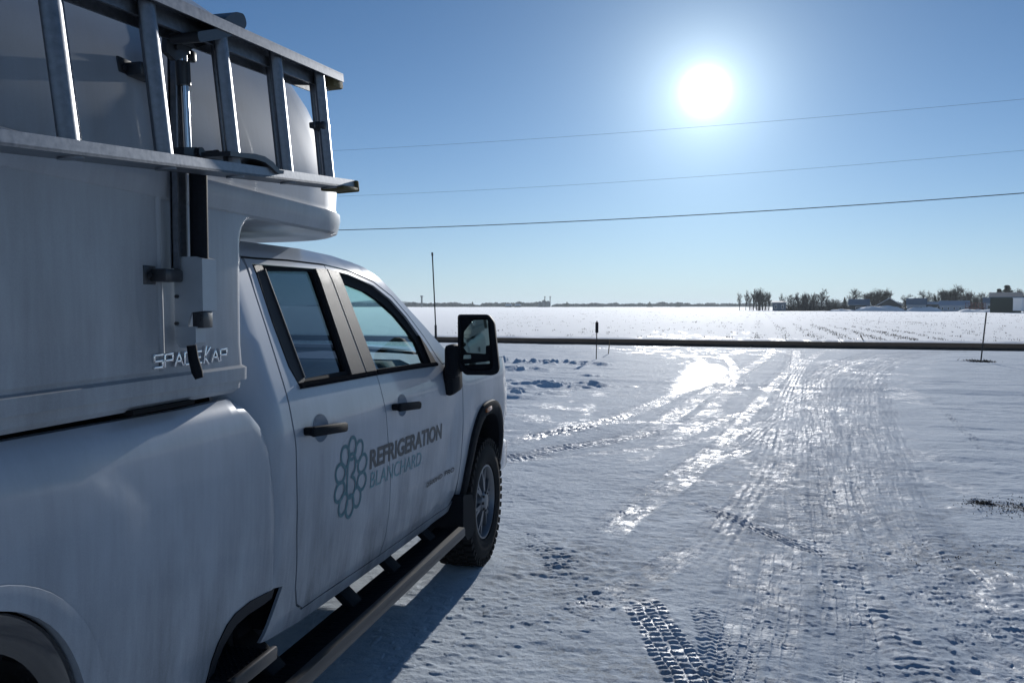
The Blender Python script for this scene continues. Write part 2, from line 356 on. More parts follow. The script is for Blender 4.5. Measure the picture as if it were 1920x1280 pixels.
        edge = 1 - sstep(bw * .36, bw * .5, bd + .10 * (fbm(x * 3, y * 1.2, 3, 61) - .5))
        st_ = fbm(bv * 16, bs * .9, 3, 62 + ord(key), .6); st2 = fbm(bv * 40, bs * 2.5, 2, 63)
        h[for_i] += edge * amt * (.016 * (st_ - .5) + .005 * (st2 - .5) - .006)
        used[for_i] = np.maximum(used[for_i], edge * amt * (.55 + .8 * sstep(.38, .62, st_)))
        gloss[for_i] = np.maximum(gloss[for_i], edge * amt * .22 * sstep(.52, .66, st_))
    # the bare ice bend where the wheels polished the track
    P = np.array([(.02, 24.9), (.04, 22.5), (-.1, 20.2), (-.32, 18.2), (-.55, 16.9)])
    wd = [.95, 1.15, 1.0, .65, .3]
    ic = np.zeros_like(X)
    bb = np.nonzero((np.abs(X) < 3.5) & (Y > 10) & (Y < 29))[0]
    for i in range(len(P) - 1):
        for t in np.linspace(0, 1, 6):
            c = P[i] * (1 - t) + P[i + 1] * t; w = wd[i] * (1 - t) + wd[i + 1] * t
            ic[bb] = np.maximum(ic[bb], 1 - sstep(w * .35, w * .62, np.hypot(X[bb] - c[0], (Y[bb] - c[1]) * .6) + .25 * (fbm(X[bb] * 3, Y[bb] * 2, 3, 77) - .5)))
    h -= ic * .02
    h = h * (1 - .3 * ic)
    # lumps of shovelled snow left of the drive
    lump = np.zeros_like(X)
    for (cx, cy, rx, ry, am) in [(-4.6, 24.3, 1.5, .8, .20), (-5.9, 24.2, .55, .45, .22), (-3.2, 17.6, .9, .8, .15), (-3.7, 15.6, .75, .9, .15), (-4.8, 21.8, 1.0, .6, .13),
                                 (-2.3, 17.9, .5, .4, .10), (-5.1, 17.9, 1.0, 1.3, .15), (-2.9, 24, .35, .3, .08), (-3.6, 13.6, .6, .5, .07), (-2.6, 20.3, .5, .4, .06)]:
        e = ((X - cx) / rx) ** 2 + ((Y - cy) / ry) ** 2
        sel = np.nonzero(e < 4)[0]
        n = fbm(X[sel] * 4.2, Y[sel] * 3.0, 4, 91, .45)
        lump[sel] += .5 * am * np.exp(-e[sel] * 1.3) * (.15 + 1.4 * sstep(.40, .72, n))
    h += lump
    gloss *= (1 - sstep(.02, .06, lump))
    # scuffed churned ice by the front wheel
    e = np.exp(-(((X + .95) / .55) ** 2 + ((Y - 5.4) / .8) ** 2))
    h += e * .02 * (fbm(X * 14, Y * 14, 2, 66) - .5)
    # small chunks everywhere on the drive
    ch = sstep(.70, .80, vnoise(X * 22, Y * 22, 5)) * sstep(.5, .62, fbm(X * 1.1, Y * 1.1, 2, 6)) * (1 - sstep(10, 16, D))
    h += .004 * ch
    # field beyond the road: furrows running away from the camera
    fld = sstep(44, 48, Y - (X * -.05))
    ca, sa = math.cos(.06), math.sin(.06)
    across = X * ca - Y * sa
    fur = np.cos(2 * np.pi * across / 1.5 + 1.2 * fbm(X * .05, Y * .02, 2, 13))
    h += fld * (.010 * fur + .22 * (fbm(X * .06, Y * .05, 3, 17) - .5) * (1 - sstep(300, 700, D))) * (1 - sstep(500, 1500, D))
    # flatten under the road
    rn = road_y(X, ROADN); rf = road_y(X, ROADF)
    under = sstep(-1.2, .0, Y - rn) * (1 - sstep(0, .6, Y - rf))
    h = h * (1 - under) - .05 * under
    bank = np.exp(-((Y - rf - .9) / .55) ** 2) * .07 * (.6 + .8 * fbm(X * .8, Y * .8, 2, 8))
    h += bank * (D < 200)
    for wx, wy in ((-1.53, 5.27), (-1.53, 1.23), (-3.35, 5.27), (-3.35, 1.23)):
        e = np.clip(1.6 * np.exp(-((X - wx) / .24) ** 2 - ((Y - wy) / .26) ** 2), 0, 1); h = h * (1 - e) + .009 * e
    # dirt
    dirt = np.zeros_like(X)
    def spot(cx, cy, rx, ry, rot, amt, seed, fr=9):
        c, s_ = math.cos(rot), math.sin(rot)
        a = ((X - cx) * c + (Y - cy) * s_) / rx; b = (-(X - cx) * s_ + (Y - cy) * c) / ry
        e = a * a + b * b; sel = np.nonzero(e < 5)[0]
        n = fbm(X[sel] * fr, Y[sel] * fr, 4, seed, .65)
        dirt[sel] = np.maximum(dirt[sel], amt * sstep(.46, .60, n * (.55 + .6 * np.exp(-e[sel]))) )
    spot(2.72, 7.78, .45, .20, -.45, 1.0, 101, 22); spot(2.40, 7.95, .13, .12, 0, 1., 103, 22)
    spot(-1.13, 4.43, .10, .06, .3, .45, 104, 26); spot(-.78, 4.45, .07, .04, 0, .7, 105, 26); spot(1.75, 6.2, .9, .5, 0, .45, 106, 26)
    spot(8.29, 28.1, .5, .6, 0, 1.0, 107, 6); spot(-.3, 3.9, .8, .3, 0, .35, 108, 20); spot(1.1, 3.9, .5, .3, 0, .35, 109, 24)
    spot(.8, 7.5, 1.5, 3.0, 0, .22, 110, 12); spot(-.8, 5.2, .7, .9, 0, .35, 111, 14)
    dirt = np.maximum(dirt, .5 * np.exp(-((Y - rn + .35) / .22) ** 2) * sstep(.4, .6, fbm(X * .7, Y * 2, 3, 15)))
    return h, np.clip(gloss, 0, 1), np.clip(ic, 0, 1), np.clip(dirt, 0, 1), np.clip(used * (.5 + .5 * (1 - soft)) + .35 * (1 - soft) * near, 0, 1)

# ground sheet, finest where people walk and drive near the truck
rr = [0.0, .6, 1.2, 1.8, 2.4]
u = np.linspace(3.0 ** -.5, 52.0 ** -.5, 900); rr += list(u ** -2)
rr += list(np.geomspace(53, 9000, 110))
rr = np.array(rr)
th = np.concatenate([np.arange(-180, -48, 4), np.arange(-48, -23.5, 1.0), np.linspace(-23.2, 20.8, 960), np.arange(22, 60, 1.5), np.arange(60, 180, 4)])
thr = np.radians(th); NR, NT = len(rr), len(thr)
R2, T2 = np.meshgrid(rr, thr, indexing='ij')
GX = (R2 * np.sin(T2)).ravel(); GY = (R2 * np.cos(T2)).ravel()
gh, gg, gi, gdirt, gused = ground_height(GX, GY)
ia = (np.arange(NR - 1)[:, None] * NT + np.arange(NT)[None, :])
ib = (np.arange(NR - 1)[:, None] * NT + (np.arange(NT)[None, :] + 1) % NT)
quads = np.stack([ia, ia + NT, ib + NT, ib], -1).reshape(-1, 4)
quads = quads[:, ::-1]
fy = GY[quads].mean(1); fx = GX[quads].mean(1)
mid = .5 * (road_y(fx, ROADN) + road_y(fx, ROADF))
def sheet(name, sel, mat, **k):
    q = quads[sel]; used_v = np.unique(q); remap = np.full(len(GX), -1, np.int64); remap[used_v] = np.arange(len(used_v))
    q = remap[q]; me = bpy.data.meshes.new(name)
    co = np.stack([GX[used_v], GY[used_v], gh[used_v]], -1).astype(np.float32)
    me.vertices.add(len(co)); me.vertices.foreach_set('co', co.ravel())
    me.loops.add(q.size); me.loops.foreach_set('vertex_index', q.ravel().astype(np.int32))
    me.polygons.add(len(q)); me.polygons.foreach_set('loop_start', np.arange(0, q.size, 4, dtype=np.int32))
    me.update(); me.validate()
    for nm, arr in (('gloss', gg), ('ice', gi), ('dirt', gdirt), ('packed', gused)):
        at = me.attributes.new(nm, 'FLOAT', 'POINT'); at.data.foreach_set('value', arr[used_v].astype(np.float32))
    me.shade_smooth(); me.materials.append(mat)
    return link(bpy.data.objects.new(name, me), None, 'structure', **k)
def snow_mat(name, field=False):
    m, nt, p = newmat(name); L = nt.links.new
    g = nd(nt, 'ShaderNodeNewGeometry')
    def at(n): a = nd(nt, 'ShaderNodeAttribute'); a.attribute_name = n; return a.outputs['Fac']
    gl, ic, di, pk = at('gloss'), at('ice'), at('dirt'), at('packed')
    def noise(sc, det, ro=.5, vec=None):
        n = nd(nt, 'ShaderNodeTexNoise'); n.inputs['Scale'].default_value = sc; n.inputs['Detail'].default_value = det; n.inputs['Roughness'].default_value = ro
        L(vec or g.outputs['Position'], n.inputs['Vector']); return n.outputs['Fac']
    def rng(v, a, b, c, d):
        r = nd(nt, 'ShaderNodeMapRange'); L(v, r.inputs[0])
        for i, q in enumerate((a, b, c, d)): r.inputs[i + 1].default_value = q
        return r.outputs[0]
    def mixc(f, a, b):
        x = nd(nt, 'ShaderNodeMix', data_type='RGBA'); L(f, x.inputs[0])
        for i, q in ((6, a), (7, b)):
            if isinstance(q, tuple): x.inputs[i].default_value = (*q, 1)
            else: L(q, x.inputs[i])
        return x.outputs[2]
    def mth(op, a, b):
        n = nd(nt, 'ShaderNodeMath', operation=op)
        for i, v in enumerate((a, b)):
            if isinstance(v, (int, float)): n.inputs[i].default_value = v
            else: L(v, n.inputs[i])
        return n.outputs[0]
    n1 = noise(1.2, 6, .6); n5 = noise(9, 5, .7); n2 = noise(14, 6, .65); n3 = noise(70, 4, .7); n4 = noise(330, 2)
    snow = mixc(rng(n2, .3, .7, 0, 1), (.62, .70, .77), (.77, .83, .885)) if not field else mixc(rng(n1, .3, .7, 0, 1), (.80, .82, .85), (.86, .88, .90))
    icec = mixc(rng(n3, .3, .7, 0, 1), (.36, .43, .52), (.60, .66, .73))
    if not field: snow = mixc(mth('MULTIPLY', pk, rng(n1, .38, .62, .3, .95)), snow, (.33, .41, .51))
    c = mixc(mth('MULTIPLY', gl, .85), snow, icec)
    dn = mth('MULTIPLY', di, rng(n3, .35, .6, .25, 1.0))
    # fine grit trodden into the surface
    grit = mth('MULTIPLY', rng(n3, .56, .70, 0, .6), rng(n1, .44, .58, 0, 1)) if not field else None
    if grit is not None: c = mixc(grit, c, (.20, .19, .18))
    c = mixc(dn, c, (.075, .055, .035))
    L(c, p.inputs['Base Color'])
    rg = rng(n2, .3, .7, -.12, .12)
    gs = mth('MULTIPLY', gl, rng(n5, .46, .58, .15, 1.0)) if not field else gl
    r = mth('ADD', mth('SUBTRACT', .80 if not field else .78, mth('MULTIPLY', gs, .48)), rg)
    r = mth('SUBTRACT', r, mth('MULTIPLY', ic, .22))
    gln = noise(150, 1) if not field else None
    if gln is not None:
        gm = rng(gln, .73, .76, 0, 1); r = mth('SUBTRACT', r, mth('MULTIPLY', gm, .5))
    r = mth('MAXIMUM', r, .13); L(r, p.inputs['Roughness'])
    p.inputs['Sheen Weight'].default_value = .8 if field else .12; p.inputs['Sheen Roughness'].default_value = .6
    p.inputs['IOR'].default_value = 1.31; L(mth('ADD', .06 if not field else .22, mth('MULTIPLY', mth('MAXIMUM', gs, ic), .44)), p.inputs['Specular IOR Level'])
    hgt = mth('ADD', mth('MULTIPLY', n2, .8), mth('ADD', mth('MULTIPLY', n3, .30), mth('MULTIPLY', n4, .20)))
    b = nd(nt, 'ShaderNodeBump'); b.inputs['Strength'].default_value = .6 if not field else .5; b.inputs['Distance'].default_value = .024 if not field else .06
    L(hgt, b.inputs['Height']); L(b.outputs[0], p.inputs['Normal'])
    return m
SNOW = snow_mat('packed_snow_and_ice'); FSNOW = snow_mat('field_snow', True)
sheet('snowy_yard', fy < mid, SNOW); sheet('snow_field', fy >= mid, FSNOW)
# ---- road
def road_mat():
    m, nt, p = newmat('salted_asphalt'); L = nt.links.new
    g = nd(nt, 'ShaderNodeNewGeometry'); mp = nd(nt, 'ShaderNodeMapping'); mp.inputs['Scale'].default_value = (.15, 1.6, 1); mp.inputs['Rotation'].default_value = (0, 0, .1)
    L(g.outputs['Position'], mp.inputs[0]); n = nd(nt, 'ShaderNodeTexNoise'); n.inputs['Scale'].default_value = 1; n.inputs['Detail'].default_value = 6; L(mp.outputs[0], n.inputs[0])
    r = nd(nt, 'ShaderNodeValToRGB'); r.color_ramp.elements[0].position = .3; r.color_ramp.elements[1].position = .75
    r.color_ramp.elements[0].color = (.045, .040, .036, 1); r.color_ramp.elements[1].color = (.085, .075, .067, 1)
    L(n.outputs['Fac'], r.inputs[0]); L(r.outputs[0], p.inputs['Base Color']); p.inputs['Roughness'].default_value = .93; p.inputs['Specular IOR Level'].default_value = .0
    n2 = nd(nt, 'ShaderNodeTexNoise'); n2.inputs['Scale'].default_value = 60; L(g.outputs['Position'], n2.inputs[0])
    b = nd(nt, 'ShaderNodeBump'); b.inputs['Distance'].default_value = .02; b.inputs['Strength'].default_value = .8; L(n2.outputs['Fac'], b.inputs['Height']); L(b.outputs[0], p.inputs['Normal'])
    return m
ROADM = road_mat()
v = []; f = []
xs = np.concatenate([np.linspace(-1500, -80, 30), np.linspace(-75, 75, 240), np.linspace(80, 1500, 30)])
slope = -.055
for i, x in enumerate(xs):
    a = road_y(x, ROADN) if abs(x) <= 60 else road_y(math.copysign(60, x), ROADN) + (x - math.copysign(60, x)) * slope
    b = road_y(x, ROADF) if abs(x) <= 60 else road_y(math.copysign(60, x), ROADF) + (x - math.copysign(60, x)) * slope
    wob = .12 * (vnoise(np.array([x * .7]), np.array([3.]), 4)[0] - .5) * 2; wob2 = .15 * (vnoise(np.array([x * .6]), np.array([9.]), 4)[0] - .5) * 2
    for t, z in ((0, -.06), (.02, .015), (.28, .035), (.5, .045), (.72, .035), (.98, .015), (1, -.06)):
        v.append((x, (a + wob) * (1 - t) + (b + wob2) * t, z))
for i in range(len(xs) - 1):
    for k in range(6): f.append((i * 7 + k, (i + 1) * 7 + k, (i + 1) * 7 + k + 1, i * 7 + k + 1))
mobj('road', v, f, ROADM, None, 3.2, kind='structure')

# ================================================================== TRUCK
XC = -2.44
ZK = [.30, .45, .60, .80, 1.0, 1.20, 1.26, 1.30, 1.36, 1.42, 1.86, 1.90, 1.94, 1.98]
XK = [-1.56, -1.50, -1.455, -1.425, -1.408, -1.400, -1.398, -1.408, -1.418, -1.435, -1.585, -1.605, -1.65, -1.74]
def side(y, z):
    y = np.asarray(y, float); z = np.asarray(z, float)
    x = np.interp(z, ZK, XK)
    for d in (.008, .016, .03): x = (x * 2 + np.interp(z - d, ZK, XK) + np.interp(z + d, ZK, XK)) / 4
    rho = ((np.abs(y - 5.27) / .86) ** 3 + (np.maximum(z - .42, 0) / .92) ** 3) ** (1 / 3)
    return x + .014 * (1 - sstep(.78, 1.04, rho)) - .6 * np.maximum(y - 5.68, 0) ** 2
ZB = [.45, .60, .80, 1.0, 1.20, 1.30, 1.36, 1.40, 1.43, 1.45]
XB = [-1.49, -1.45, -1.425, -1.41, -1.405, -1.41, -1.418, -1.432, -1.455, -1.49]
BEDF = np.array([(2.363, 1.432), (2.408, 1.414), (2.442, 1.379), (2.483, 1.326), (2.517, 1.258), (2.539, 1.182), (2.56, 1.067), (2.572, .933), (2.591, .746), (2.60, .4)])
def bed(y, z):
    y = np.asarray(y, float); z = np.asarray(z, float)
    x = np.interp(z, ZB, XB)
    for d in (.008, .016): x = (x * 2 + np.interp(z - d, ZB, XB) + np.interp(z + d, ZB, XB)) / 4
    rho = ((np.abs(y - 1.23) / .78) ** 3.2 + (np.maximum(z - .42, 0) / .93) ** 3.2) ** (1 / 3.2)
    wd = .05 + .13 * (1 - sstep(1.08, 1.26, z)); x = x + .0032 * (1 - sstep(0, 1, (rho - (1.03 - wd)) / wd))
    yf = np.interp(-z, -BEDF[:, 1], BEDF[:, 0]); t = np.clip(1 - (yf - y) / .07, 0, .98)
    return x - .07 * (1 - np.sqrt(1 - t * t))
def inside(P, poly):
    x, y = P[:, 0], P[:, 1]; c = np.zeros(len(P), bool); n = len(poly)
    for i in range(n):
        x1, y1 = poly[i]; x2, y2 = poly[(i + 1) % n]
        if y1 == y2: continue
        m = ((y1 > y) != (y2 > y)) & (x < (x2 - x1) * (y - y1) / (y2 - y1) + x1); c ^= m
    return c
def densify(poly, h):
    out = []
    n = len(poly)
    for i in range(n):
        a = np.array(poly[i]); b = np.array(poly[(i + 1) % n]); m = max(1, int(math.ceil(np.hypot(*(b - a)) / h)))
        for k in range(m): out.append(a + (b - a) * k / m)
    return np.array(out)
def rnd(poly, r=.02, seg=4):
    """round the corners of a polygon"""
    out = []; n = len(poly)
    for i in range(n):
        p0, p1, p2 = np.array(poly[i - 1], float), np.array(poly[i], float), np.array(poly[(i + 1) % n], float)
        a = p0 - p1; b = p2 - p1; la, lb = np.hypot(*a), np.hypot(*b)
        if la < 1e-6 or lb < 1e-6: continue
        q = min(r, la * .45, lb * .45); s = p1 + a / la * q; e = p1 + b / lb * q
        for k in range(seg + 1):
            t = k / seg; out.append((1 - t) ** 2 * s + 2 * t * (1 - t) * p1 + t * t * e)
    return [tuple(p) for p in out]
def panel(name, outline, fn, mat, parent, h=.04, thick=.02, off=0.0, holes=(), smooth=True, mirror=False, edge=.004, **k):
    loops = [densify(outline, h)] + [densify(q, h) for q in holes]
    # orientation: outer counter clockwise
    bp = np.concatenate(loops); lo, hi = bp.min(0), bp.max(0)
    gx, gy = np.meshgrid(np.arange(lo[0] + h * .5, hi[0], h), np.arange(lo[1] + h * .5, hi[1], h))
    G = np.stack([gx.ravel(), gy.ravel()], 1)
    ok = inside(G, loops[0])
    for q in loops[1:]: ok &= ~inside(G, q)
    G = G[ok]
    if len(G):
        dm = np.min(np.hypot(G[:, None, 0] - bp[None, :, 0], G[:, None, 1] - bp[None, :, 1]), 1)
        G = G[dm > h * .55]
    V = [Vector((float(a), float(b))) for a, b in np.concatenate([bp, G]) if True]
    E = []; st = 0
    for q in loops:
        n = len(q); E += [(st + i, st + (i + 1) % n) for i in range(n)]; st += n
    vo, eo, fo, *_ = delaunay_2d_cdt(V, E, [], 0, 1e-6)
    VO = np.array([(p.x, p.y) for p in vo])
    tri = np.array([t for t in fo if len(t) == 3])
    cen = VO[tri].mean(1); ok = inside(cen, loops[0])
    for q in loops[1:]: ok &= ~inside(cen, q)
    tri = tri[ok]
    X = fn(VO[:, 0], VO[:, 1]) + off
    sgn = 1
    if mirror: X = 2 * XC - X; sgn = -1
    verts = [(X[i], VO[i, 0], VO[i, 1]) for i in range(len(VO))]
    # orient triangles to +x
    a, b, c = VO[tri[:, 0]], VO[tri[:, 1]], VO[tri[:, 2]]
    ar = (b[:, 0] - a[:, 0]) * (c[:, 1] - a[:, 1]) - (b[:, 1] - a[:, 1]) * (c[:, 0] - a[:, 0])
    tri = np.where((ar * sgn > 0)[:, None], tri, tri[:, ::-1])
    faces = [tuple(t) for t in tri]; ns = len(faces)
    # rim: edges used once
    cnt = {}
    for t in faces:
        for i in range(3):
            e = (t[i], t[(i + 1) % 3]); cnt[e] = cnt.get(e, 0) + 1
    bd = [e for e in cnt if (e[1], e[0]) not in cnt]
    back = {}
    for e in bd:
        for i in e:
            if i not in back:
                back[i] = len(verts); verts.append((verts[i][0] - sgn * thick, verts[i][1], verts[i][2]))
    for i, j in bd: faces.append((j, i, back[i], back[j]))
    # normals
    me = bpy.data.meshes.new(name); me.from_pydata([tuple(map(float, q)) for q in verts], [], [tuple(map(int, q)) for q in faces]); me.update(); me.materials.append(mat); me.shade_smooth()
    d = .004
    dy = (fn(VO[:, 0] + d, VO[:, 1]) - fn(VO[:, 0] - d, VO[:, 1])) / (2 * d); dz = (fn(VO[:, 0], VO[:, 1] + d) - fn(VO[:, 0], VO[:, 1] - d)) / (2 * d)
    N = np.stack([np.ones_like(dy), -dy, -dz], 1); N /= np.linalg.norm(N, axis=1)[:, None]
    if mirror: N[:, 0] *= -1
    ln = []
    for pi, pl in enumerate(me.polygons):
        if pi < ns:
            for vi in pl.vertices: ln.append(tuple(N[vi]))
        else:
            n = tuple(pl.normal)
            for vi in pl.vertices: ln.append(n)
    me.normals_split_custom_set(ln)
    return link(bpy.data.objects.new(name, me), parent, **k)
def offset_line(pts, d):
    P = np.array(pts, float); T = np.gradient(P, axis=0); T /= np.linalg.norm(T, axis=1)[:, None] + 1e-9
    return [tuple(q) for q in P + np.stack([-T[:, 1], T[:, 0]], 1) * d]
def superarc(cy, cz, a, b, p, t0, t1, n=28):
    out = []
    for i in range(n + 1):
        t = math.radians(t0 + (t1 - t0) * i / n); c, s = math.cos(t), math.sin(t)
        out.append((cy + a * math.copysign(abs(c) ** (2 / p), c), cz + b * math.copysign(abs(s) ** (2 / p), s)))
    return out

truck = thing('pickup_truck', 'white crew cab work pickup with a tall service box and refrigeration lettering on its doors', 'pickup truck', (XC, 3.2, 0))
T0 = Vector((XC, 3.2, 0))
class _P:   # parts are modelled in world metres; the parent's offset is taken off once at the end
    pass
# ---- rear quarter (bed side) with the wheel opening
RW = (1.23, .42); FW = (5.27, .42)
arch_r = superarc(RW[0], RW[1], .52, .74, 2.5, 172, 8)
notch = [(2.591, .746), (2.488, .755), (2.379, .763), (2.294, .754), (2.252, .735), (2.21, .693), (2.182, .647), (2.167, .586), (2.15, .50)]
out = [(.06, 1.43), (1.459, 1.430), (2.082, 1.424), (2.363, 1.428)] + [tuple(p) for p in BEDF[1:9]] + notch[1:] + [(1.80, .50)]
out += arch_r[::-1] + [(.66, .50), (.06, .52)]
bside = panel('bed_side', out, bed, PAINT, truck, h=.045, thick=.03)
# painted lip round the wheel opening, turned inwards
def strip(name, path_a, path_b, fa, fb, mat, parent, mir=False, **k):
    v = []; f = []
    for (a, b) in zip(path_a, path_b):
        v.append((float(fa(*a)), a[0], a[1])); v.append((float(fb(*b)), b[0], b[1]))
    if mir: v = [(2 * XC - p[0], p[1], p[2]) for p in v]
    for i in range(len(path_a) - 1): f.append((2 * i, 2 * i + 2, 2 * i + 3, 2 * i + 1))
    return mobj(name, v, f, mat, parent, 3.2, **k)
def arch_trim(name, c, ao, bo, po, ai, bi, pi_, fn, mat, parent, off, t0, t1, depth=.05, seg=36, lip=.012):
    """moulding round a wheel opening: outer edge, crowned face, turned-in inner edge"""
    O = superarc(c[0], c[1], ao, bo, po, t0, t1, seg); I = superarc(c[0], c[1], ai, bi, pi_, t0, t1, seg)
    v = []; f = []
    rows = [(0.0, -.006), (.06, lip * .6), (.3, lip), (.8, lip), (1.0, lip * .3), (1.0, -depth)]
    for o, i in zip(O, I):
        for (t, dx) in rows:
            y = o[0] * (1 - t) + i[0] * t; z = o[1] * (1 - t) + i[1] * t
            v.append((float(fn(y, z)) + off + dx, y, z))
    m = len(rows)
    for i in range(len(O) - 1):
        for k in range(m - 1): f.append((i * m + k, i * m + k + 1, (i + 1) * m + k + 1, (i + 1) * m + k))
    return mobj(name, v, f, mat, parent, SM)
arch_trim('wheel_arch_lip', RW, .525, .745, 2.5, .455, .695, 2.5, bed, PAINT, truck, .003, 174, 4, depth=.03, lip=.004)
arch_trim('wheel_arch_trim', RW, .453, .693, 2.5, .375, .615, 2.5, lambda y, z: bed(y, z) - .022, GLOSSB, truck, 0, 174, 4, depth=.14, lip=.014)
def wheel_well(c, a, b):
    m = MB(); P = superarc(c[0], c[1], a, b, 2.4, 185, -5, 28); v = []; f = []
    for (y, z) in P: v += [(-1.455, y, z), (-1.98, y, z)]
    for i in range(len(P) - 1): f.append((2 * i, 2 * i + 1, 2 * i + 3, 2 * i + 2))
    m.add(v, f); n = len(P); m.add([(-1.98, y, z) for y, z in P], [tuple(range(n))])
    return m.obj('wheel_well', BLACKP, truck, SM)
wheel_well(RW, .53, .75); wheel_well(FW, .53, .67)
# side step recess in the front lower corner of the bed
ni = [(2.53, .70), (2.395, .716), (2.318, .701), (2.265, .662), (2.231, .608), (2.215, .50)]
strip('step_opening_edge', [(2.560, .749)] + notch[1:6] + notch[6:8] , [(2.545, .715), (2.488, .714), (2.388, .716), (2.318, .706), (2.290, .690), (2.255, .665), (2.228, .63), (2.215, .58)], lambda y, z: bed(y, z) + .004, lambda y, z: bed(y, z) - .004, APPL, truck)
m = MB(); m.box((-1.62, 2.42, .62), (.02, .70, .42)); m.box((-1.55, 2.19, .60), (.16, .02, .3)); m.box((-1.56, 2.67, .70), (.17, .02, .30)); m.obj('step_recess_liner', BLACKP, truck)
m = MB(); m.box((-1.475, 2.30, .578), (.21, .25, .03), bev=.006)
for i in range(18):
    for j in range(8): m.box((-1.56 + j * .022 + .01 * (i % 2), 2.185 + i * .0135, .594), (.007, .006, .006))
m.obj('bed_step', BLACKP, truck)
m = MB(); m.box((-1.366, 2.30, .585), (.022, .25, .045), bev=.008); m.obj('bed_step_edge', STEPE, truck, SM)
# crack like dried drip lines on the bed side
# ---- cab
gap = .0035
drg = [(2.650, 1.890), (2.648, 1.767), (2.649, 1.65), (2.647, 1.547), (2.644, 1.425), (2.640, 1.296), (2.651, 1.18), (2.677, .905), (2.708, .697), (2.735, .627), (2.788, .592)]
doorb1 = [(2.788, .592), (2.94, .588), (3.139, .58), (3.43, .567), (3.566, .562)]
gbc = [(3.566, .562), (3.596, .65), (3.600, .75), (3.579, .911), (3.525, 1.10), (3.480, 1.275), (3.462, 1.415)]
bp_line = [(3.353, 1.425), (3.331, 1.65), (3.306, 1.893)]
gbc_full = gbc + [(3.356, 1.43)] + []
doorb2 = [(3.573, .562), (3.689, .56), (4.073, .552), (4.428, .545), (4.587, .55)]
dfg = [(4.587, .55), (4.66, .60), (4.694, .68), (4.698, .81), (4.690, 1.005), (4.697, 1.198), (4.70, 1.33), (4.66, 1.392)]
top = [(2.736, 1.889), (2.99, 1.895), (3.302, 1.893)]
topf = [(3.309, 1.893), (3.514, 1.878), (3.776, 1.832), (3.962, 1.763), (4.104, 1.667), (4.242, 1.55), (4.334, 1.44)]
# rear corner of the cab with the diagonal lower edge
cab_c = [(2.40, 1.90), (2.40, .90), (2.50, .76), (2.603, .738), (2.551, .648), (2.515, .567), (2.792, .536), (3.175, .521), (3.662, .505), (4.295, .492), (4.626, .508), (4.66, .56)]
cab_c += [(4.60, .546), (4.587, .546), (4.428, .540), (4.073, .547), (3.689, .555), (3.43, .562), (3.139, .575), (2.94, .583), (2.785, .586), (2.729, .622), (2.702, .695), (2.671, .905), (2.645, 1.18), (2.634, 1.296), (2.638, 1.425), (2.641, 1.547), (2.643, 1.65), (2.642, 1.767), (2.644, 1.90)]
side_c = lambda y, z: side(y, z) - 5.5 * np.maximum(2.555 - np.asarray(y, float), 0) ** 2 * (np.asarray(z, float) < 1.6) - 1.5 * np.maximum(2.555 - np.asarray(y, float), 0) ** 2 * (np.asarray(z, float) >= 1.6)
panel('cab_corner_and_rocker', cab_c, side_c, PAINT, truck, h=.04, thick=.012)
# inner body behind the shut lines
shell = [(2.50, 1.40), (2.50, .80), (2.62, .74), (2.56, .60), (4.62, .55), (4.74, .70), (4.76, 1.38)]
panel('inner_body', shell, side, SHELL, truck, h=.12, thick=.005, off=-.032)
# doors: painted skin with the window aperture
wr_o = rnd([(2.700, 1.862), (3.262, 1.868), (3.345, 1.436), (2.757, 1.436), (2.722, 1.52)], .02)
def grow(poly, d):
    c = np.mean(poly, 0); return [tuple(np.array(p) + (np.array(p) - c) / np.linalg.norm(np.array(p) - c) * d) for p in poly]
rear_out = top[::-1] + [(2.662, 1.889)] + [(p[0] + gap, p[1]) for p in drg[1:]] + doorb1[1:-1] + [(3.563, .562)] + [(p[0] - gap, p[1]) for p in gbc] + [(3.350, 1.428)]
wr_hole = [(2.695, 1.872), (3.295, 1.876), (3.348, 1.432), (2.750, 1.424), (2.714, 1.50), (2.698, 1.66)]
cup_e = lambda y, z: [(y + .062 * math.cos(2 * math.pi * i / 20), z + .052 * math.sin(2 * math.pi * i / 20)) for i in range(20)]
cup_r, cup_f = cup_e(2.845, 1.262), cup_e(3.700, 1.247)
rdoor = panel('rear_door', rear_out, side, PAINT, truck, h=.045, thick=.03, holes=[wr_hole, cup_r])
front_out = [(3.362, 1.43)] + [(p[0] + gap, p[1]) for p in gbc[::-1]] + doorb2[1:] + [(p[0] - gap, p[1]) for p in dfg[1:]] + [(4.40, 1.385), (4.334, 1.40)] + topf[::-1][1:]
wf_hole = [(3.364, 1.428), (4.262, 1.405), (4.235, 1.50), (4.165, 1.575), (4.070, 1.663), (3.936, 1.750), (3.765, 1.817), (3.514, 1.862), (3.316, 1.878)]
front_out = [(3.360, 1.428), (3.466, 1.418)] + [(p[0] + gap, p[1]) for p in gbc[::-1][1:]] + doorb2[1:] + [(p[0] - gap, p[1]) for p in dfg[1:]] + [(4.40, 1.392), (4.345, 1.43)] + topf[::-1][1:]
wf_hole = [(3.372, 1.425), (4.285, 1.408), (4.225, 1.515), (4.165, 1.575), (4.070, 1.663), (3.936, 1.750), (3.765, 1.817), (3.514, 1.862), (3.322, 1.878)]
fdoor = panel('front_door', front_out, side, PAINT, truck, h=.045, thick=.03, holes=[wf_hole, cup_f])
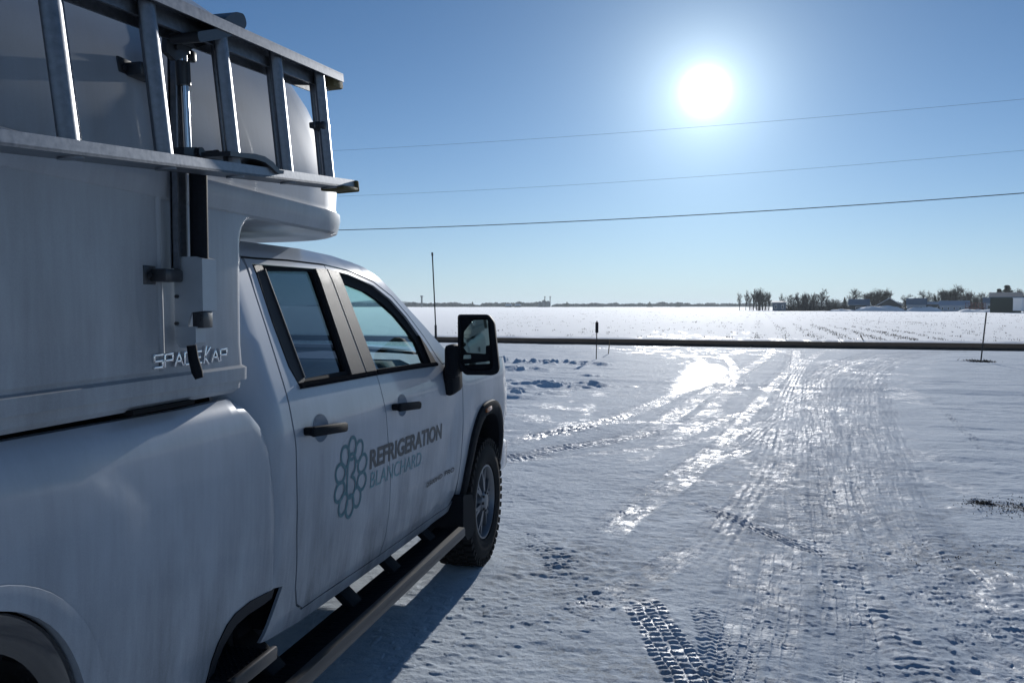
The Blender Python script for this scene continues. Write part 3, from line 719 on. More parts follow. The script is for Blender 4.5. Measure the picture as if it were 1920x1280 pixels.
# roof side rail and windscreen pillar
rail_low = [(2.46, 1.897), (2.74, 1.897), (2.99, 1.903), (3.306, 1.901), (3.518, 1.886), (3.780, 1.839), (3.968, 1.769), (4.110, 1.672), (4.250, 1.553), (4.350, 1.44), (4.40, 1.398), (4.66, 1.400), (4.70, 1.40)]
rail_top = [(2.46, 1.958), (2.878, 1.962), (3.253, 1.964), (3.525, 1.95), (3.748, 1.908), (3.881, 1.856), (3.991, 1.796), (4.274, 1.627), (4.516, 1.475), (4.70, 1.425)]
panel('roof_rail', rail_low + rail_top[::-1], side, PAINT, truck, h=.04, thick=.02)
# black frame between rail and glass, applique strips, bright sill moulding
bf_r = [(2.697, 1.870), (3.293, 1.874), (3.346, 1.434), (2.752, 1.426), (2.716, 1.50), (2.700, 1.66)]
wg_r = rnd([(2.775, 1.848), (3.175, 1.862), (3.192, 1.448), (2.785, 1.445)], .015)
panel('window_surround', bf_r, side, BLACKP, rdoor, h=.06, thick=.02, off=-.012, holes=[wg_r])
bf_f = [(3.374, 1.427), (4.283, 1.410), (4.223, 1.513), (4.163, 1.573), (4.068, 1.661), (3.934, 1.748), (3.763, 1.815), (3.514, 1.860), (3.324, 1.876)]
wg_f = [(3.415, 1.824), (3.519, 1.810), (3.67, 1.785), (3.828, 1.735), (3.951, 1.671), (4.066, 1.586), (4.125, 1.523), (4.150, 1.418), (3.483, 1.431)]
panel('window_surround', bf_f, side, BLACKP, fdoor, h=.06, thick=.02, off=-.012, holes=[wg_f])
panel('window_glass', grow(wg_r, .01), side, PRIV, rdoor, h=.1, thick=.002, off=-.024)
panel('window_glass', grow(wg_f, .01), side, GLASS, fdoor, h=.1, thick=.002, off=-.024)
panel('pillar_applique', [(3.197, 1.874), (3.300, 1.878), (3.348, 1.432), (3.209, 1.430)], side, APPL, rdoor, h=.05, thick=.02, off=.003, label='satin dark grey pillar cover at the front edge of the rear door')
panel('pillar_applique', [(3.312, 1.878), (3.412, 1.870), (3.474, 1.428), (3.362, 1.430)], side, APPL, fdoor, h=.05, thick=.02, off=.003)
panel('pillar_applique', [(2.700, 1.868), (2.757, 1.868), (2.800, 1.445), (2.752, 1.428), (2.718, 1.50), (2.702, 1.66)], side, APPL, rdoor, h=.05, thick=.02, off=.003)
panel('mirror_triangle', [(4.172, 1.560), (4.225, 1.508), (4.30, 1.412), (4.215, 1.414)], side, BLACKP, fdoor, h=.05, thick=.02, off=.004)
def mould(name, pts, zw, parent, mat=TRIMG, fn=side, proud=.010):
    v = []; f = []
    for (y, z) in pts:
        for dz, dx in ((-zw, -.004), (-zw * .8, proud), (0, proud * 1.3), (zw * .8, proud * .8), (zw, -.004)): v.append((float(fn(y, z + dz)) + dx, y, z + dz))
    for i in range(len(pts) - 1):
        for k in range(4): f.append((i * 5 + k, (i + 1) * 5 + k, (i + 1) * 5 + k + 1, i * 5 + k + 1))
    f += [(0, 1, 2, 3, 4), tuple(len(pts) * 5 - 1 - q for q in range(5))]
    return mobj(name, v, f, mat, parent, SM)
mould('sill_moulding', [(2.748, 1.428), (3.05, 1.424), (3.455, 1.420)], .012, rdoor)
mould('sill_moulding', [(3.470, 1.420), (3.90, 1.412), (4.30, 1.402)], .012, fdoor)
# the slim bright reveal along the rear door's window edge
m = MB(); m.tube([(float(side(a, b)) + .006, a, b) for a, b in [(2.762, 1.855), (2.775, 1.70), (2.788, 1.55), (2.797, 1.455)]], .0035, 6); m.obj('window_reveal', STEPE, rdoor, SM)
# door handles
def handle(y, z, parent):
    m = MB(); fx = lambda y_, z_: float(side(y_, z_))
    R = Matrix.Rotation(math.radians(-4.5), 3, 'X')
    m.box((fx(y, z) + .036, y, z), (.024, .290, .038), R=R, bev=.011)
    for s in (-1, 1): m.box((fx(y, z) + .016, y + s * .112, z - s * .009), (.040, .055, .030), R=R, bev=.008)
    o = m.obj('door_handle', BLACKP, parent, SM)
    v = []; f = []
    for k, (q, dx) in enumerate(((1.03, .001), (.97, -.003), (.88, -.012), (.7, -.022), (.4, -.028), (.01, -.030))):
        for i in range(20):
            a_ = 2 * math.pi * i / 20; yy, zz = y + .062 * q * math.cos(a_), z + .004 + .052 * q * math.sin(a_); v.append((fx(yy, zz) + dx, yy, zz))
    for k in range(5):
        for i in range(20): f.append((k * 20 + i, k * 20 + (i + 1) % 20, k * 20 + 20 + (i + 1) % 20, k * 20 + 20 + i))
    mobj('handle_cup', v, f, PAINT, parent, 3.2)
handle(2.845, 1.258, rdoor); handle(3.700, 1.243, fdoor)
# ---- front fender
arch_f = superarc(FW[0], FW[1], .47, .67, 2.7, 176, 4, 30)
fo = [(4.702, 1.33), (4.697, 1.198), (4.697, 1.005), (4.705, .81), (4.702, .66), (4.66, .56), (4.70, .42)] + [(p[0], p[1]) for p in arch_f] + [(5.78, .42), (5.98, .42), (6.03, .70), (6.03, .95), (6.02, 1.20), (5.95, 1.335), (5.5, 1.375), (5.0, 1.395), (4.706, 1.398)]
fo = [(4.705, 1.33), (4.702, 1.198), (4.700, 1.005), (4.706, .81), (4.704, .68), (4.70, .50)] + arch_f + [(5.98, .46), (6.03, .70), (6.03, .95), (6.02, 1.20), (5.95, 1.335), (5.5, 1.375), (5.0, 1.395), (4.706, 1.398)]
fen = panel('front_fender', fo, side, PAINT, truck, h=.045, thick=.03)
arch_trim('wheel_arch_trim', FW, .475, .675, 2.7, .385, .585, 2.6, side, BLACKP, truck, .004, 177, 3, depth=.16, lip=.022)
m = MB(); m.box((float(side(5.17, 1.055)) + .031, 5.17, 1.050), (.014, .12, .026), R=Matrix.Rotation(math.radians(3), 3, 'X'), bev=.004); m.obj('side_marker', AMBER, truck, SM)
# ---- far side of the body (mirrored skins, seen through the glass or from a step aside)
far_out = [(2.46, 1.90), (2.46, .60), (4.70, .55), (4.70, 1.395), (4.345, 1.43)] + topf[::-1][1:] + [(2.74, 1.897)]
panel('far_doors', far_out, side, PAINT, truck, h=.08, thick=.03, holes=[wg_r, wg_f], mirror=True)
panel('far_window', grow(wg_r, .01), side, PRIV, truck, h=.1, thick=.002, off=-.02, mirror=True)
panel('far_window', grow(wg_f, .01), side, GLASS, truck, h=.1, thick=.002, off=-.02, mirror=True)
panel('far_fender', fo, side, PAINT, truck, h=.08, thick=.03, mirror=True)
panel('far_roof_rail', rail_low + rail_top[::-1], side, PAINT, truck, h=.06, thick=.02, mirror=True)
panel('far_bed_side', out, bed, PAINT, truck, h=.09, thick=.03, mirror=True)
# ---- roof, windscreen, hood, cowl
def loft(name, rows, crown, mat, n=24, parent=truck, bow=0.0, **k):
    v = []; f = []
    for (y, z, x) in rows:
        c = crown(y) if callable(crown) else crown
        for j in range(n + 1):
            t = j / n * 2 - 1; s = 1 - t * t; e = (1 - t ** 4)
            v.append((XC + (XC - x) * t * -1 * -1 if False else XC + (x - XC) * -t, y + bow * s, z + c * (.55 * s + .45 * e)))
    for i in range(len(rows) - 1):
        for j in range(n): f.append((i * (n + 1) + j, (i + 1) * (n + 1) + j, (i + 1) * (n + 1) + j + 1, i * (n + 1) + j + 1))
    return mobj(name, v, f, mat, parent, SM, **k)
rt = [(y, z) for y, z in rail_top]
loft('roof', [(y, z - .001, float(side(y, z))) for y, z in [(2.46, 1.958), (2.7, 1.960), (2.878, 1.962), (3.253, 1.964), (3.525, 1.95), (3.66, 1.928), (3.748, 1.908)]], .028, PAINT)
loft('windshield', [(y, z - .004, float(side(y, z)) - .02) for y, z in [(3.748, 1.908), (3.881, 1.856), (3.991, 1.796), (4.274, 1.627), (4.516, 1.475)]], lambda y: .028 - (y - 3.748) * .01, GLASS, bow=.12)
loft('cowl', [(4.50, 1.44, float(side(4.5, 1.44)) - .03), (4.72, 1.405, float(side(4.7, 1.40)))], .03, BLACKP, bow=.10)
loft('hood', [(y, z, float(side(y, z)) + .001) for y, z in [(4.706, 1.398), (4.85, 1.397), (5.0, 1.395), (5.25, 1.386), (5.5, 1.375), (5.75, 1.356), (5.95, 1.335), (6.02, 1.31)]], lambda y: .085 - max(0, y - 5.4) * .03, PAINT)
m = MB(); m.box((XC, 2.47, 1.62), (1.50, .02, .5)); m.box((XC, 2.47, 1.0), (1.76, .02, .9)); m.obj('cab_rear_wall', SHELL, truck)
# front end
m = MB(); m.box((XC, 6.02, .95), (1.62, .16, .62), bev=.05)
for i in range(6): m.box((XC, 6.11, .72 + i * .09), (1.35, .02, .035))
m.obj('grille', GLOSSB, truck, SM)
for s in (-1, 1):
    m = MB(); m.box((XC + s * .86, 5.98, 1.02), (.26, .2, .34), bev=.05); m.obj('headlight', HEADL, truck, SM)
m = MB(); m.box((XC, 6.12, .58), (1.78, .18, .26), bev=.06)
for s in (-1, 1): m.box((XC + s * .90, 6.0, .60), (.16, .26, .24), bev=.05)
m.obj('bumper', CHROME, truck, SM)
# interior
def seat(x, y):
    m = MB(); R = Matrix.Rotation(math.radians(-14), 3, 'X')
    m.box((x, y, 1.28), (.50, .15, .66), R=Matrix.Rotation(math.radians(14), 3, 'X'), bev=.06); m.box((x, y + .28, .98), (.50, .50, .16), bev=.06)
    m.box((x, y - .09, 1.665), (.26, .10, .17), R=Matrix.Rotation(math.radians(14), 3, 'X'), bev=.045)
    for s in (-1, 1): m.tube([(x + s * .06, y - .07, 1.55), (x + s * .06, y - .09, 1.64)], .007, 6)
    m.obj('seat', SEAT, truck, SM)
seat(XC + .42, 3.36); seat(XC - .42, 3.42)
m = MB(); m.box((XC, 2.75, 1.25), (1.5, .16, .6), R=Matrix.Rotation(math.radians(12), 3, 'X'), bev=.06); m.box((XC, 3.0, .98), (1.5, .5, .16), bev=.05)
m.obj('rear_bench', SEAT, truck, SM)
m = MB(); m.box((XC, 4.33, 1.26), (1.62, .46, .30), bev=.08); m.box((XC, 4.15, 1.43), (.34, .05, .2), bev=.02); m.obj('dashboard', DASH, truck, SM)
# steering wheel
sw = MB(); cc = Vector((XC - .42, 3.93, 1.42)); ax = Vector((0, -.90, .43)).normalized(); uu = Vector((1, 0, 0)); vv = ax.cross(uu)
ring = [cc + uu * (.19 * math.cos(t)) + vv * (.19 * math.sin(t)) for t in np.linspace(0, 2 * math.pi, 33)]
sw.tube(ring, .016, 8, cap=False); sw.tube([cc - ax * .02, cc + ax * .05], .075, 16)
for t in (0, math.pi, -math.pi / 2): sw.tube([cc, cc + uu * (.19 * math.cos(t)) + vv * (.19 * math.sin(t))], .022, 8)
sw.obj('steering_wheel', DASH, truck, SM)
m = MB(); m.box((XC, 3.86, 1.80), (.26, .03, .075), bev=.015); m.box((XC, 3.95, 1.83), (.10, .10, .08), bev=.02); m.obj('rear_view_mirror', DASH, truck, SM)
# sun visor and the far windscreen pillar seen through the glass
for sx_ in (0, 1):
    xa, xb = float(side(3.7, 1.9)) - .055, float(side(4.25, 1.63)) - .055
    if sx_: xa, xb = 2 * XC - xa, 2 * XC - xb
    m = MB(); m.tube([(xa, 3.72, 1.885), (xb, 4.28, 1.60)], .028, 8); m.obj('pillar_lining', DASH, truck, SM)
m = MB(); m.box((XC, 3.1, 1.90), (1.6, 1.25, .02)); m.obj('headliner', SEAT, truck)
# ---- chassis
m = MB()
for s in (-1, 1): m.box((XC + s * .43, 3.1, .60), (.09, 5.7, .18))
for y in (.6, 1.9, 3.0, 4.2, 5.6): m.box((XC, y, .60), (.9, .1, .12))
m.box((XC, 1.23, .42), (1.7, .14, .14)); m.box((XC, 5.27, .40), (1.7, .16, .12)); m.box((XC - .1, 4.9, .75), (.8, 1.5, .5)); m.box((XC, 3.5, .80), (1.75, 2.3, .20))
m.box((XC, 1.3, 1.0), (1.9, 2.3, .12)); m.tube([(XC + .55, 3.1, .45), (XC + .55, 1.9, .45)], .09, 14)
m.obj('chassis', BLACKP, truck)
# ---- wheels
def wheel(y, name_far=False, sx=1, xo=-1.395):
    w = .275; cx = xo - w / 2
    if sx < 0: cx = 2 * XC - cx
    R = .42
    wh = bpy.data.objects.new('front_wheel' if y > 3 else 'rear_wheel', None); wh.empty_display_size = .1; link(wh, truck)
    m = MB(); c = (cx, y, R)
    prof = [(-.10, .245), (-.125, .255), (-.1375, .30), (-.136, .345), (-.122, .385), (-.105, .403), (-.05, .409), (.05, .409), (.105, .403), (.122, .385), (.136, .345), (.1375, .30), (.125, .255), (.10, .245)]
    m.lathe(prof, c, 72)
    N = 46
    for i in range(N):
        for k, (ax, wd, ph) in enumerate(((-.105, .052, 0), (-.045, .040, .5), (.0, .034, 0), (.045, .040, .5), (.105, .052, 0))):
            t = 2 * math.pi * (i + ph) / N; r = R - .0065 if abs(ax) < .1 else R - .011
            d = Matrix.Rotation(t, 3, 'X')
            p = Vector((ax, 0, 0)) + d @ Vector((0, r, 0))
            RR = d @ Matrix.Rotation(.35 * (1 if ax > 0 else -1 if ax < 0 else 0), 3, 'Y' if False else 'Y')
            m.box(Vector(c) + p, (wd, .019, 2 * math.pi * R / N * .60), R=d)
        for sgn in (-1, 1):   # shoulder lugs down the sidewall
            t = 2 * math.pi * i / N; d = Matrix.Rotation(t, 3, 'X')
            m.box(Vector(c) + Vector((sgn * .124, 0, 0)) + d @ Vector((0, .388, 0)), (.013, .030 if i % 2 else .020, 2 * math.pi * R / N * .5), R=d)
    m.obj('tyre', RUBBER, wh, SM)
    m = MB(); s = sx; m.lathe([(s * .105, .247), (s * .120, .243), (s * .122, .232), (s * .108, .225), (s * .06, .215), (-s * .10, .215), (-s * .12, .245)], c, 48)
    for i in range(6):
        for dlt in (-.20, .20):
            a0 = 2 * math.pi * i / 6 + .26; 
            def fn(u, v, wv, a0=a0, dlt=dlt):
                # u along radius, v across
                a = a0 + dlt * (u - .06) / .17 * 1.05 
                yv = u * math.cos(a) - v * math.sin(a); zv = u * math.sin(a) + v * math.cos(a)
                return (c[0] + s * (wv + .018 * (1 - ((u - .06) / .17)) ), c[1] + yv, c[2] + zv)
            m.prism([(.055, -.016), (.14, -.011), (.228, -.014), (.228, .014), (.14, .011), (.055, .016)], fn, .065, .092)
    m.lathe([(s * .06, .0), (s * .128, .0), (s * .128, .045), (s * .112, .068), (s * .075, .074)], c, 28)
    m.obj('rim', RIMM, wh, SM)
    m = MB(); m.lathe([(s * .035, 0.0), (s * .035, .216)], c, 32); m.lathe([(s * .05, 0), (s * .05, .16)], c, 32)
    for i in range(8):
        t = 2 * math.pi * i / 8; m.box((c[0] + s * .118, c[1] + .058 * math.cos(t), c[2] + .058 * math.sin(t)), (.02, .016, .016))
    m.obj('brake_disc', RIMD, wh, SM)
wheel(FW[0]); wheel(RW[0], xo=-1.40); wheel(FW[0], sx=-1); wheel(RW[0], sx=-1, xo=-1.40)
# mud flap behind the front wheel
def flap_fn(u, v, w): return (w, u, v)
m = MB(); m.prism(rnd([(4.66, .60), (4.86, .56), (4.895, .50), (4.90, .33), (4.87, .30), (4.76, .30), (4.66, .38)], .02), flap_fn, -1.385, -1.60)
m.obj('mud_flap', BLACKP, truck, SM)
# ---- side step board
m = MB(); y0, y1 = 2.36, 4.56; bx, bz = -.050, -.040
sec = [(-1.315, .470), (-1.308, .455), (-1.308, .425), (-1.325, .410), (-1.47, .415), (-1.485, .43), (-1.485, .455), (-1.47, .466)]
m.prism(sec, lambda u, v, w: (u + bx, w, v + bz), y0, y1)
m.obj('running_board', BLACKP, truck, SM)
m = MB(); m.prism([(-1.300, .474), (-1.296, .460), (-1.296, .428), (-1.306, .415), (-1.309, .46), (-1.335, .4715), (-1.335, .476)], lambda u, v, w: (u + bx, w, v + bz), y0 - .005, y1 + .005)
m.obj('running_board_edge', STEPE, truck, SM, label='scuffed bright outer edge strip of the side step')
m = MB()
for i in range(96): m.box((-1.435, y0 + .03 + i * .0226, .428), (.085, .009, .004))
m.obj('step_tread', BLACKP, truck)
for yb in (2.62, 3.30, 3.78, 4.32):
    m = MB(); m.box((-1.55, yb, .49), (.22, .10, .035), R=Matrix.Rotation(math.radians(42), 3, 'Y'), bev=.008); m.box((-1.64, yb, .57), (.10, .10, .06), bev=.01); m.obj('step_bracket', BLACKP, truck, SM)
# ---- towing mirror
def P2(c, R, d, bev): return dict(c=c, R=R, d=d, bev=bev)
mir = bpy.data.objects.new('side_mirror', None); mir.empty_display_size = .1; link(mir, truck)
yaw = math.radians(-10)
def mfn(cx, cy, cz, rz):
    c, s = math.cos(rz), math.sin(rz)
    return lambda u, v, w: (cx + u * c - w * s, cy + u * s + w * c, cz + v)
MX, MY = -1.225, 4.42
fn = mfn(MX, MY, 0, math.radians(6))
# housing: u to the right (outboard), v up, w forward
hous = rnd([(-.115, 1.672), (.060, 1.672), (.090, 1.63), (.118, 1.37), (.108, 1.345), (.08, 1.335), (-.075, 1.335), (-.115, 1.39)], .018, 5)
inner = rnd([(-.100, 1.655), (.050, 1.655), (.066, 1.62), (.084, 1.40), (.078, 1.375), (.060, 1.360), (-.065, 1.360), (-.100, 1.40)], .012, 5)
v = []; f = []
n = len(hous)
ring_w = [(hous, .0, 1.0), (hous, .05, .985), (hous, .11, .90), (hous, .15, .70)]
cu, cv = .0, 1.50
for (poly, w, sc) in ring_w:
    for (a, b) in poly: v.append(fn(cu + (a - cu) * sc, cv + (b - cv) * sc, w))
for k in range(3):
    for i in range(n): f.append((k * n + i, k * n + (i + 1) % n, (k + 1) * n + (i + 1) % n, (k + 1) * n + i))
f.append(tuple(3 * n + i for i in range(n)))
ni_ = len(v)
for (a, b) in inner: v.append(fn(a, b, -.002))
for (a, b) in inner: v.append(fn(a * .97, cv + (b - cv) * .97, .03))
# bridge housing edge to inner edge (same vertex count)
for i in range(n): f.append((i, ni_ + i, ni_ + (i + 1) % n, (i + 1) % n)); f.append((ni_ + i, ni_ + n + i, ni_ + n + (i + 1) % n, ni_ + (i + 1) % n))
f.append(tuple(ni_ + n + i for i in range(n))[::-1])
mobj('mirror_housing', v, f, BLACKP, mir, SM)
m = MB(); mg = rnd([(-.083, 1.575), (-.03, 1.640), (.050, 1.643), (.062, 1.50), (.040, 1.498), (.040, 1.452), (-.066, 1.458), (-.088, 1.49)], .008, 3)
m.prism(mg, lambda u, v_, w: fn(u, v_, w), .018, .028)
MIRG = plain('mirror_silver', (.22, .29, .28), .03, metal=1.0)
m.obj('mirror_glass', MIRG, mir)
m = MB(); m.prism([(-.085, 1.445), (-.045, 1.447), (-.043, 1.425), (-.087, 1.423)], fn, .018, .026); m.prism(rnd([(-.080, 1.395), (.062, 1.412), (.062, 1.398), (-.078, 1.388)], .003, 2), fn, .018, .026)
m.obj('spotter_glass', MIRG, mir)
m = MB(); m.box((-1.372, 4.42, 1.41), (.07, .16, .19), R=Matrix.Rotation(.1, 3, 'Z'), bev=.025)
m.box((-1.385, 4.46, 1.31), (.07, .20, .17), R=Matrix.Rotation(.1, 3, 'X'), bev=.03)
m.tube([(-1.37, 4.44, 1.455), (-1.34, 4.50, 1.46), (-1.24, 4.50, 1.47)], .034, 14); m.tube([(-1.37, 4.44, 1.375), (-1.34, 4.50, 1.375), (-1.24, 4.50, 1.38)], .030, 14)
m.obj('mirror_arm', BLACKP, mir, SM)
# aerial
m = MB(); m.tube([(-1.63, 4.90, 1.42), (-1.63, 4.893, 1.60)], .0075, 8); m.tube([(-1.63, 4.893, 1.60), (-1.632, 4.84, 2.04)], .0040, 6); m.tube([(-1.632, 4.842, 2.025), (-1.632, 4.838, 2.045)], .006, 6)
m.obj('antenna', STEELB, truck, SM)
# fuel flap knob at the left edge of the photo
m = MB(); m.lathe([(.0, .0), (.012, .0), (.012, .020), (.0, .024)], (float(bed(1.36, 1.313)), 1.358, 1.313), 20); m.obj('round_black_knob', GLOSSB, truck, SM)
# ---- lettering on the doors
def text_mesh(name, s, y0, y1, z0, z1, tilt, fn, off, mat, parent, bold=0.0, thick=.001, shear=0.0, **k):
    cu = bpy.data.curves.new('t', 'FONT'); cu.body = s; cu.offset = bold; cu.shear = shear; cu.resolution_u = 4
    ob = bpy.data.objects.new('t', cu); COL.objects.link(ob)
    dg = bpy.context.evaluated_depsgraph_get(); me = bpy.data.meshes.new_from_object(ob.evaluated_get(dg)); bpy.data.objects.remove(ob)
    co = np.array([v.co[:2] for v in me.vertices]); lo, hi = co.min(0), co.max(0)
    for v, c in zip(me.vertices, co):
        u = (c[0] - lo[0]) / (hi[0] - lo[0]); w = (c[1] - lo[1]) / (hi[1] - lo[1])
        y = y0 + (y1 - y0) * u; z = z0 + (z1 - z0) * w + tilt * u
        v.co = (float(fn(y, z)) + off, y, z)
    me.materials.clear(); me.materials.append(mat); me.name = name
    me.update()
    if me.polygons and sum(p.normal.x * p.area for p in me.polygons) < 0: me.flip_normals()
    return link(bpy.data.objects.new(name, me), parent, **k)
text_mesh('company_lettering', 'REFRIGERATION', 3.316, 4.32, 1.011, 1.098, -.022, side, .0016, INK, truck, bold=.035, label='dark lettering REFRIGERATION across both doors')
text_mesh('company_lettering', 'BLANCHARD', 3.335, 4.00, .925, .996, -.022, side, .0016, TEALL, truck, bold=-.004, label='pale teal lettering BLANCHARD below the dark word')
text_mesh('model_badge', '2500HD', 4.12, 4.39, .757, .785, 0, side, .004, INK, fdoor, bold=.02)
text_mesh('trim_badge', 'PRO', 4.43, 4.575, .757, .785, 0, side, .004, INK, fdoor, bold=.02)
def logo():
    m = MB(); cy, cz = 3.128, 1.017
    def ringstroke(pts, w):
        v = []; f = []; n = len(pts)
        for i, p in enumerate(pts):
            a = np.array(pts[max(i - 1, 0)]); b = np.array(pts[min(i + 1, n - 1)])
            d = b - a; d = d / (np.hypot(*d) + 1e-9); nn = np.array([-d[1], d[0]])
            for s in (-1, 1):
                q = np.array(p) + nn * w / 2 * s; v.append((float(side(q[0], q[1])) + .0016 + .00001 * len(m.v) ** .5, q[0], q[1]))
        for i in range(n - 1): f.append((2 * i, 2 * i + 2, 2 * i + 3, 2 * i + 1))
        m.add(v, f)
    w = .0145
    K = 10; R0 = .120; rp = .0375
    for k in range(K):
        a = math.pi / 2 - 2 * math.pi * k / K
        c = (cy + R0 * .95 * math.cos(a), cz + R0 * math.sin(a))
        ringstroke([(c[0] + rp * 1.22 * math.cos(t_) * math.cos(a) - rp * math.sin(t_) * math.sin(a), c[1] + rp * 1.22 * math.cos(t_) * math.sin(a) + rp * math.sin(t_) * math.cos(a)) for t_ in np.linspace(0, 2 * math.pi, 31)], w)
    # the capsule shaped B in the middle
    B = []
    for t in np.linspace(math.pi, 0, 14): B.append((cy + -.003 + .038 * math.cos(t), cz + .062 + .036 * math.sin(t)))
    for t in np.linspace(0, -.42 * math.pi, 8): B.append((cy - .003 + .038 * math.cos(t), cz + .045 + .036 * math.sin(t)))
    B.append((cy - .004, cz + .004))
    for t in np.linspace(.42 * math.pi, -math.pi, 22): B.append((cy + .001 + .042 * math.cos(t), cz - .042 + .042 * math.sin(t)))
    B.append(B[0]); ringstroke(B, w)
    # inner scallops joining the B to the petals
    return m.obj('flower_emblem', TEAL, rdoor)
logo()
# ================================================================== SERVICE BOX (slip-in body on the bed)
sbox = bpy.data.objects.new('service_box', None); sbox.empty_display_size = .2; link(sbox, truck)
BX = -1.41
def box_profile():
    """(z, side inset, front y, corner radius)"""
    P = [(1.448, .030, 2.350, .045), (1.462, .014, 2.366, .05), (1.488, .012, 2.368, .05), (1.4885, .000, 2.386, .055), (1.526, .000, 2.388, .055), (1.534, .012, 2.376, .05)]
    P += [(1.60, .012, 2.372, .055), (1.75, .012, 2.372, .055), (1.90, .012, 2.374, .055)]
    for t in np.linspace(.15, 1, 7):
        a = t * math.pi / 2; P.append((1.905 + .105 * math.sin(a), .012 + .006 * t, 2.374 + .105 * (1 - math.cos(a)), .055))
    P += [(2.012, .035, 2.60, .10), (2.013, .035, 3.0, .30), (2.012, .035, 3.30, .42), (2.004, .034, 3.352, .44), (2.002, .024, 3.372, .45), (2.010, .010, 3.390, .45), (2.03, .004, 3.400, .46), (2.06, .0, 3.408, .46), (2.085, .0, 3.405, .46), (2.090, .010, 3.398, .46), (2.105, .012, 3.392, .46)]
    zz = [2.18, 2.25, 2.32, 2.40, 2.48, 2.55, 2.62, 2.68, 2.73, 2.77, 2.80, 2.822, 2.836, 2.845]
    ii = [.014, .020, .030, .044, .064, .092, .132, .185, .25, .325, .41, .52, .66, .85]
    ff = [3.405, 3.395, 3.38, 3.355, 3.32, 3.275, 3.205, 3.11, 2.995, 2.85, 2.67, 2.40, 1.95, 1.30]
    P += [(z, i, f, .46 + .02 * k) for k, (z, i, f) in enumerate(zip(zz, ii, ff))]
    return P
def ring_pts(inset, yf, rc, z, ns=22, nc=14, nf=10):
    hw = (BX - inset) - XC; rc = min(rc, hw * .95); y_r = .05 + inset * .6; out = []
    for i in range(ns): out.append((XC + hw, y_r + (yf - rc - y_r) * i / ns))
    for i in range(nc): a = math.pi / 2 * i / nc; out.append((XC + hw - rc + rc * math.cos(a), yf - rc + rc * math.sin(a)))
    bowf = .10 * min(1, rc / .4)
    for i in range(nf + 1):
        t = i / nf; xx = XC + (hw - rc) * (1 - 2 * t); out.append((xx, yf + bowf * math.sin(math.pi * t) ** 1.0 * 0.6))
    for i in range(1, nc): a = math.pi / 2 * (1 + i / nc); out.append((XC - hw + rc + rc * math.cos(a), yf - rc + rc * math.sin(a)))
    for i in range(ns + 1): out.append((XC - hw, yf - rc + (y_r - yf + rc) * i / ns))
    return [(x, y, z) for x, y in out]
rings = [ring_pts(i, f, r, z) for (z, i, f, r) in box_profile()]
v = []; f = []; n = len(rings[0])
for r in rings: v += r
for k in range(len(rings) - 1):
    for i in range(n): f.append((k * n + i, k * n + (i + 1) % n, (k + 1) * n + (i + 1) % n, (k + 1) * n + i))
v.append((XC, .9, 2.855)); c_i = len(v) - 1
for i in range(n): f.append(((len(rings) - 1) * n + i, (len(rings) - 1) * n + (i + 1) % n, c_i))
f.append(tuple(range(n))[::-1])
mobj('box_shell', v, f, BOXP, sbox, math.radians(30))
def boxx(y, z):
    P = np.array(box_profile()); q = P[P[:, 0] > 2.09]; ins = np.interp(z, np.concatenate([[1.54, 2.0], q[:, 0]]), np.concatenate([[.012, .018], q[:, 1]])); return BX - ins
# side door skin with a rolled vertical bead at its front edge
m = MB(); v = []; f = []
zs = np.linspace(1.545, 2.62, 40)
for z in zs:
    x = float(boxx(0, z)); yy = 1.945
    for (dy, dx) in ((-.012, -.002), (-.008, .006), (0, .009), (.008, .006), (.012, -.002)): v.append((x + dx, yy + dy, z))
for i in range(len(zs) - 1):
    for k in range(4): f.append((i * 5 + k, i * 5 + k + 1, (i + 1) * 5 + k + 1, (i + 1) * 5 + k))
mobj('door_bead', v, f, BOXP, sbox, 3.2)
v = []; f = []
for z in zs:
    x = float(boxx(0, z))
    for y, dx in [(1.932, -.001), (1.928, .005), (1.90, .005), (1.5, .005), (1.0, .005), (.4, .005), (.20, .005), (.196, -.001)]: v.append((x + dx, y, z))
for i in range(len(zs) - 1):
    for k in range(7): f.append((i * 8 + k, (i + 1) * 8 + k, (i + 1) * 8 + k + 1, i * 8 + k + 1))
mobj('side_door', v, f, BOXP, sbox, SM)
m = MB(); m.box((BX - .020, 1.95, 1.447), (.03, .26, .012)); m.obj('shaded_gap_bar', SHELL, sbox)  # solid bar, coloured near-black in place of the shaded opening
# chrome maker's name
def stroke_text():
    G = {'S': [[(1, 1), (0, 1), (0, .5), (1, .5), (1, 0), (0, 0)]], 'P': [[(0, 0), (0, 1), (1, 1), (1, .5), (0, .5)]], 'A': [[(0, 0), (.5, 1), (1, 0)], [(.2, .35), (.8, .35)]],
         'C': [[(1, 1), (0, 1), (0, 0), (1, 0)]], 'E': [[(1, 1), (0, 1), (0, 0), (1, 0)], [(0, .5), (.85, .5)]], 'K': [[(.1, -.05), (.45, 1.35)], [(1.0, 1.25), (.2, .45), (.75, -.15)]]}
    m = MB(); y = 1.902; h = .033; z0 = 1.556
    for ch in 'SPACEKAP':
        wd = .034
        for st in G[ch]:
            pts = [(y + a * wd, z0 + b * h) for a, b in st]
            for a, b in zip(pts, pts[1:]):
                d = Vector((0, b[0] - a[0], b[1] - a[1])); L = d.length; angx = math.atan2(d.z, d.y)
                m.box((BX - .006, (a[0] + b[0]) / 2, (a[1] + b[1]) / 2), (.012, L + .006, .0065), R=Matrix.Rotation(angx, 3, 'X'), bev=.0015)
        y += .0435
    return m.obj('maker_emblem', CHROME, sbox, SM)
stroke_text()
